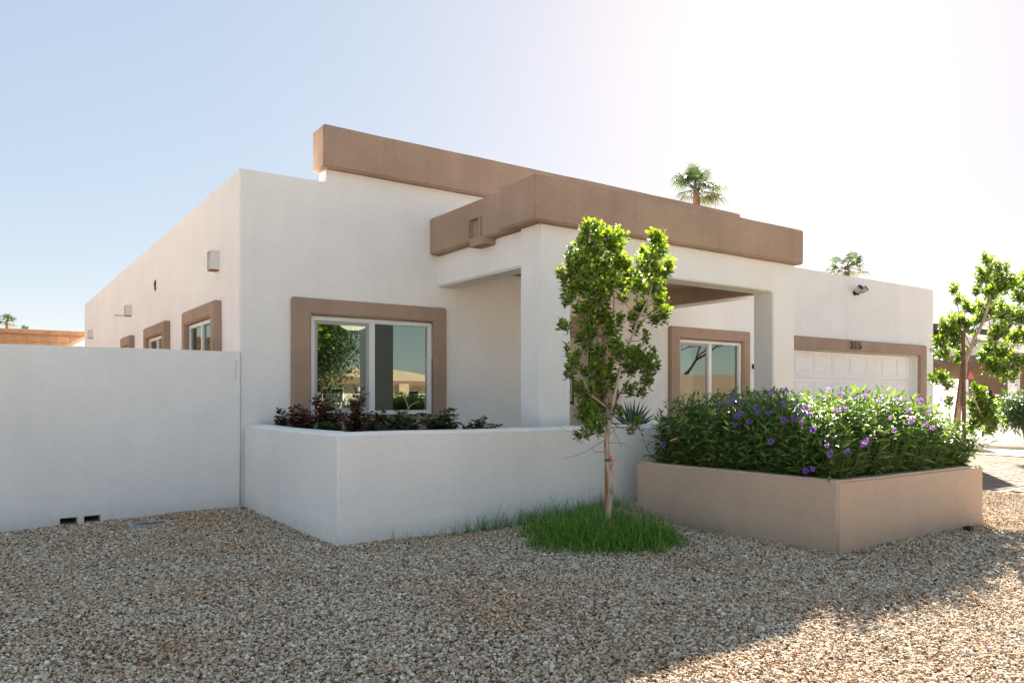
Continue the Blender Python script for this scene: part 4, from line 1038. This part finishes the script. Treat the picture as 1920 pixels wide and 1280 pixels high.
# ------------------------------------------------------------------ neighbour on the right
nw = thing('neighbour_wall', 'white boundary wall right of the driveway, stepping down to knee height near the street', 'wall', (22, 9, 0))
solid('wall', [(22.0, 22.2, 9.75, 30, -.2, 1.80), (22.0, 22.2, 1.5, 9.80, -.2, .80)], M['white'], nw, step=.6, bevel=.02, amp=.006)
tag(MB().box(18.62, 22.0, -3.4, 30, -.2, .015).build('side_strip', M['ground']), kind='structure')
nh = thing('neighbour_house', 'tan neighbouring house with grey shingle roofs behind the leaning tree', 'house', (33, 15, 0))
MB().box(27, 44, 15.0, 27, -.1, 2.95).build('wall', M['brownbrick'], nh)
MB().box(26.98, 44.02, 14.96, 27.04, 2.95, 4.15).build('upper_wall', M['tanwall'], nh)
rf = MB(); rf.add([(26.3, 14.3, 4.05), (44.7, 14.3, 4.05), (44.7, 27.7, 4.05), (26.3, 27.7, 4.05), (31, 21, 6.1), (40, 21, 6.1)], [(0, 1, 5, 4), (1, 2, 5), (2, 3, 4, 5), (3, 0, 4), (0, 3, 2, 1)])
rf.build('roof', M['shingle'], nh)
MB().box(26.25, 44.75, 14.24, 14.30, 3.85, 4.10).box(26.24, 26.30, 14.3, 27.7, 3.85, 4.10).build('fascia', M['darkfascia'], nh)
for x in (31.55, 31.95): 
    MB().box(x, x + .2, 14.97, 15.02, 2.35, 2.62).build('vent', M['darkfascia'], nh)
MB().box(29.0, 44, 12.9, 15.0, -.1, 2.60).build('carport_wall', M['tanwall'], nh)
rf = MB(); rf.add([(26.3, 9.9, 2.62), (45, 9.9, 2.62), (45, 15.2, 2.62), (26.3, 15.2, 2.62), (29.5, 13.6, 3.75), (45, 13.6, 3.75)], [(0, 1, 5, 4), (1, 2, 5), (2, 3, 4, 5), (3, 0, 4), (0, 3, 2, 1)])
rf.build('roof', M['shingle'], nh)
MB().box(26.25, 45, 9.84, 9.90, 2.42, 2.66).box(26.24, 26.30, 9.9, 15.2, 2.42, 2.66).build('fascia', M['darkfascia'], nh)
pc = at_d(1901, 744, 24.4)
for dx in (0, 3.6, 7.2): MB().box(pc.x - .13 + dx, pc.x + .13 + dx, pc.y - .13, pc.y + .13, -.1, 2.62).build('post', M['vinyl'], nh, bevel=.01)
# dark heap under the carport: made-up spiky stack for an unidentified dark thing
hc = at_d(1869, 752, 26); q = random.Random(3)
hp_ = MB()
for k in range(46):
    a = hc + Vector((q.gauss(0, .32), q.gauss(0, .15), q.uniform(-.9, .05))); d = Vector((q.gauss(0, 1), q.gauss(0, .5), q.gauss(0, .35))).normalized() * q.uniform(.15, .4)
    hp_.tube([a - d, a + d], [q.uniform(.02, .06), q.uniform(.01, .05)], 5)
hp_.box(hc.x - .42, hc.x + .42, hc.y - .2, hc.y + .25, 0, hc.z - .12)
tag(hp_.build('stored_heap', M['darkplastic'], origin=(hc.x, hc.y, 0)), 'dark heap of unidentified stored things under the neighbour carport', 'stored_heap')

def shrub(name, label, cat, c, rx, rz, n_, tmpl, mat, ll, seed, trunk_r=.03, group=None, young=.1, droop=.2, stems=7):
    q = np.random.default_rng(seed); c = Vector(c)
    t = thing(name, label, cat, (c.x, c.y, 0), group)
    st = MB(); P = []; D = []; Ln = []
    for k in range(stems):
        d = Vector((q.normal(0, 1), q.normal(0, 1), q.uniform(.2, 1.3))).normalized()
        st.tube([(c.x, c.y, -.05), c + Vector((d.x * rx * .3, d.y * rx * .3, -rz * .3)), c + Vector((d.x * rx * .8, d.y * rx * .8, d.z * rz * .8))], [trunk_r, trunk_r * .6, trunk_r * .2], 5)
    nb = max(12, n_ // 60); hubs = []
    for k in range(nb):
        d = q.normal(0, 1, 3); d /= np.linalg.norm(d); hubs.append(np.array(c) + d * np.array([rx, rx, rz]) * q.uniform(.35, .9))
    for k in range(n_):
        h_ = hubs[q.integers(nb)]; o = q.normal(0, 1, 3); o /= np.linalg.norm(o); s_ = rx * q.uniform(.05, .36)
        p = h_ + o * s_
        if p[2] < .03: continue
        P.append(p); D.append(o + np.array([0, 0, .4 - droop * q.random() * 2])); Ln.append(q.uniform(ll * .7, ll * 1.2))
    st.build('stems' if rz < 1.2 else 'trunk', M['twig'], t)
    leaves(P, D, Ln, np.clip(q.normal(.45, .3, len(P)), 0, 1), np.clip(q.normal(young, .15, len(P)), 0, 1), tmpl, 'foliage' if rz < 1.2 else 'crown', mat, t, wid=1.2)
    return t
oc = at_d(1932, 772, 15.5)
shrub('oleander', 'grey-green narrow-leaved oleander at the right edge of the picture', 'oleander', (oc.x, oc.y, oc.z), .68, .42, 3200, LANCE, M['oleaf'], .12, 5, young=.25, droop=.5)
shrub('oleander', 'tall oleander beside the driveway just outside the right edge', 'oleander', (20.4, 5.0, 1.4), 1.1, 1.1, 2600, LANCE, M['oleaf'], .14, 6, young=.2)

# ------------------------------------------------------------------ across the street: what the windows mirror
def far_house(label, x0, x1, y, depth, zw, zr, wall, roofm, fascia=.35):
    h = thing('street_house', label, 'house', ((x0 + x1) / 2, y - depth / 2, 0))
    MB().box(x0, x1, y - depth, y, -.1, zw).build('wall', wall, h)
    MB().add([(x0 - .7, y + .7, zw), (x1 + .7, y + .7, zw), (x1 + .7, y - depth - .7, zw), (x0 - .7, y - depth - .7, zw), (x0 + depth * .4, y - depth / 2, zr), (x1 - depth * .4, y - depth / 2, zr)],
             [(0, 1, 5, 4), (1, 2, 5), (2, 3, 4, 5), (3, 0, 4), (0, 3, 2, 1)]).build('roof', roofm, h)
    MB().box(x0 - .75, x1 + .75, y + .7, y + .76, zw - fascia, zw + .05).build('fascia', M['wooddark'], h)
    g_ = MB().box(x0 + 1.0, x0 + 4.8, y + .01, y + .05, 0, 2.1).build('garage_door', M['creamwall'], h)
    for k in range(3):
        f = MB().box(x0 + 6.2 + k * 3, x0 + 7.8 + k * 3, y + .01, y + .06, .9, 2.0).build('window', M['vinyl'], h)
        MB().box(x0 + 6.28 + k * 3, x0 + 7.72 + k * 3, y + .06, y + .07, .98, 1.92).build('pane', M['darkplastic'], f)
    return h
far_house('cream house with tan shingle roof across the street, mirrored in the left pane', 8, 23.2, -34, 10, 2.6, 3.7, M['creamwall'], M['shingletan'])
far_house('pale house with a tan roof further along, mirrored in the right pane', 25.5, 37, -44, 11, 2.7, 4.2, M['creamwall'], M['tanwall'])
MB_ = MB().box(28.2, 29.0, -38.6, -37.8, 0, 2.4)
tag(MB_.build('water_heater_box', M['tanwall'], origin=(28.6, -38.2, 0)), 'squat brown utility enclosure before the tan-roofed house across the street', 'utility box')
def street_tree(label, x, y, cz, rx, rz, n_, mat, ll, seed, young=.1, name='street_tree'):
    q = np.random.default_rng(seed)
    t = shrub(name, label, 'tree', (x, y, cz), rx, rz, n_, OVATE, mat, ll, seed, trunk_r=.10, young=young, stems=9); return t
street_tree('broad green mesquite tree across the street, mirrored in the left pane', 11.2, -13.5, 3.7, 2.9, 2.1, 26000, M['dleaf'], .12, 31)
street_tree('round olive-green tree beside the tan-roofed house across the street', 30.5, -30, 2.4, 1.5, 1.3, 2200, M['dleaf'], .16, 32)
street_tree('rust-red leaved tree in front of the cream house across the street', 14.5, -24, 1.9, 1.3, 1.21, 2400, M['rleaf'], .12, 33, young=1.0)
for i, (x, y, lb) in enumerate(((19.0, -29, 'rounded dark hedge shrub before the cream house across the street'), (21.0, -22, 'long dark clipped shrub at the far kerb, mirrored in the right pane'), (23.5, -22, 'second dark clipped shrub at the far kerb near the utility pole'), (26, -22.2, 'third dark clipped shrub at the far kerb, farthest from the cream house'))):
    shrub('street_shrub', lb, 'shrub', (x, y, .55), 1.3, .6, 1500, OVATE, M['dleaf'], .12, 40 + i, group=None)
pp = Vector((25.5, -24, 0)); tag(MB().tube([pp, pp + Vector((.1, 0, 5)), pp + Vector((.25, 0, 8.5))], [.14, .12, .09], 8).tube([pp + Vector((-.9, 0, 7.9)), pp + Vector((1.3, 0, 7.9))], .06, 6)
    .build('utility_pole', M['wooddark'], origin=pp), 'wooden utility pole across the street, mirrored in the right pane', 'utility pole')
tag(MB().box(27.5, 60, -14.2, -14.0, -.1, 2.75).build('street_wall', M['brownbrick'], origin=(40, -14.1, 0)), 'long brown block wall across the street, mirrored in the porch window', 'wall')
bt = thing('bare_tree', 'bare branching tree rising behind the brown wall across the street', 'tree', (38.5, -17, 0)); q = random.Random(9); tk = MB()
def grow(p, d, L_, r, lvl):
    e = p + d * L_; tk.tube([p, p.lerp(e, .5) + Vector((q.gauss(0, .05), q.gauss(0, .05), 0)) * L_, e], [r, r * .85, r * .7], 5, cap=False)
    if lvl == 0: return
    for k in range(3): grow(e, (d + Vector((q.gauss(0, .55), q.gauss(0, .55), q.gauss(.1, .3)))).normalized(), L_ * q.uniform(.6, .85), r * .62, lvl - 1)
grow(Vector((38.5, -17, 0)), Vector((.05, 0, 1)), 2.3, .2, 6)
tk.build('trunk', M['wooddark'], bt)

# ------------------------------------------------------------------ small things lying on the gravel
vb = at_g(280, 984, 0); vz = terrain(vb.x, vb.y)
vt = thing('valve_box', 'grey rectangular irrigation box lid sunk in the gravel by the left wall', 'valve box', (vb.x, vb.y, vz))
Mx = Matrix.Translation((vb.x, vb.y, vz + .012)) @ Matrix.Rotation(R(-3), 4, 'Z')
q = MB()
for (a0, a1, b0, b1) in ((-.19, .19, -.14, -.10), (-.19, .19, .10, .14), (-.19, -.15, -.10, .10), (.15, .19, -.10, .10)): q.box(a0, a1, b0, b1, -.05, .012, Mx)
q.build('rim', M['concrete'], vt); MB().box(-.15, .15, -.10, .10, -.05, -.004, Mx).build('lid', M['soil'], vt)
MB().box(-.02, .02, -.012, .012, -.004, .006, Mx).build('bolt', M['darkplastic'], vt)
def scrap(name, label, cat, px, py, w_, d_, h_, mat, seed, group=None):
    q = random.Random(seed); p = at_g(px, py, .01); p.z = terrain(p.x, p.y) + .006
    n_ = 7; vs = [p + Vector((0, 0, h_))]
    for k in range(n_):
        a = 2 * math.pi * k / n_; r = q.uniform(.6, 1.1); vs.append(p + Vector((ca * math.cos(a) * w_ * r + sa * math.sin(a) * d_ * r, -sa * math.cos(a) * w_ * r + ca * math.sin(a) * d_ * r, q.uniform(0, h_ * .7))))
    vs += [v - Vector((0, 0, .004)) for v in vs[1:]]
    fs = [(0, k + 1, (k + 1) % n_ + 1) for k in range(n_)] + [(k + 1, k + 1 + n_, (k + 1) % n_ + 1 + n_, (k + 1) % n_ + 1) for k in range(n_)] + [tuple(range(n_ + 1, 2 * n_ + 1))]
    return tag(MB().add(vs, fs).build(name, mat, origin=p), label, cat, group)
scrap('plastic_scrap', 'crumpled black plastic sheet scrap at the right foot of the tan planter', 'scrap', 1816, 992, .065, .05, .045, M['darkplastic'], 1)
scrap('paper_scrap', 'pale grey paper scrap right beside the black plastic near the planter corner', 'litter', 1831, 1006, .03, .02, .012, M['paper'], 2)
scrap('paper_scrap', 'crumpled whitish paper scrap on gravel just right of the grass patch', 'litter', 1290, 1000, .04, .03, .02, M['paper'], 3)
scrap('paper_scrap', 'flat pale scrap on gravel between the grass patch and planter', 'litter', 1320, 1006, .035, .02, .006, M['paper'], 4)
scrap('paper_scrap', 'small white scrap by the soil mound behind the grass patch', 'litter', 1196, 960, .04, .03, .012, M['paper'], 5)
scrap('paper_scrap', 'whitish scrap on gravel below the front right edge of the grass', 'litter', 1226, 1063, .03, .018, .01, M['paper'], 6)
scrap('plastic_scrap', 'thin black strip in the gravel at the near planter corner', 'scrap', 1582, 1047, .05, .012, .006, M['darkplastic'], 7)
scrap('plastic_scrap', 'long black strip at the foot of the sunny-side planter face', 'scrap', 1665, 1021, .10, .012, .006, M['darkplastic'], 8)
scrap('plastic_scrap', 'dark bent sliver lying on the gravel left of the garden wall corner', 'scrap', 184, 1103, .035, .010, .008, M['darkplastic'], 9)
scrap('plastic_scrap', 'tiny dark chip on the gravel between valve box and foreground', 'scrap', 266, 1086, .018, .012, .008, M['darkplastic'], 10)
scrap('green_chip', 'small green plastic chip in the foreground gravel at lower left', 'litter', 479, 1209, .013, .011, .010, M['greentape'], 11)
scrap('stone', 'larger brown stone in the foreground gravel near the bottom left', 'stone', 277, 1228, .030, .022, .022, M['wooddark'], 12)
scrap('stone', 'rounded pinkish brown stone in shaded gravel near the bottom centre right', 'stone', 1275, 1215, .026, .020, .018, M['tanwall'], 13)
scrap('stone', 'brownish stone near the shadow edge at the bottom', 'stone', 1345, 1240, .024, .02, .016, M['tanwall'], 14)

# dry twigs and leaf bits scattered over the gravel
q = random.Random(77); lb = MB()
for k in range(420):
    D = q.uniform(3.0, 9.5); t_ = q.uniform(-.72, .72); x = sa * D + ca * D * t_; y = ca * D - sa * D * t_
    if in_hard(x, y) or x > 11.2 or x < -2.2: continue
    if noise.noise(Vector((x * .8, y * .8, 9))) < -.05 and q.random() < .6: continue
    z = terrain(x, y) + .009; a = q.uniform(0, 6.28); L_ = q.uniform(.012, .05)
    d = Vector((math.cos(a), math.sin(a), q.uniform(-.1, .15))) * L_; e = Vector((-math.sin(a), math.cos(a), .2)) * q.uniform(.0015, .006); p = Vector((x, y, z))
    lb.add([p - d, p + e, p + d, p - e], [(0, 1, 2, 3)])
tag(lb.build('leaf_litter', M['litter']), 'dry twigs and leaf crumbs scattered over the gravel', 'leaf litter', kind='stuff')
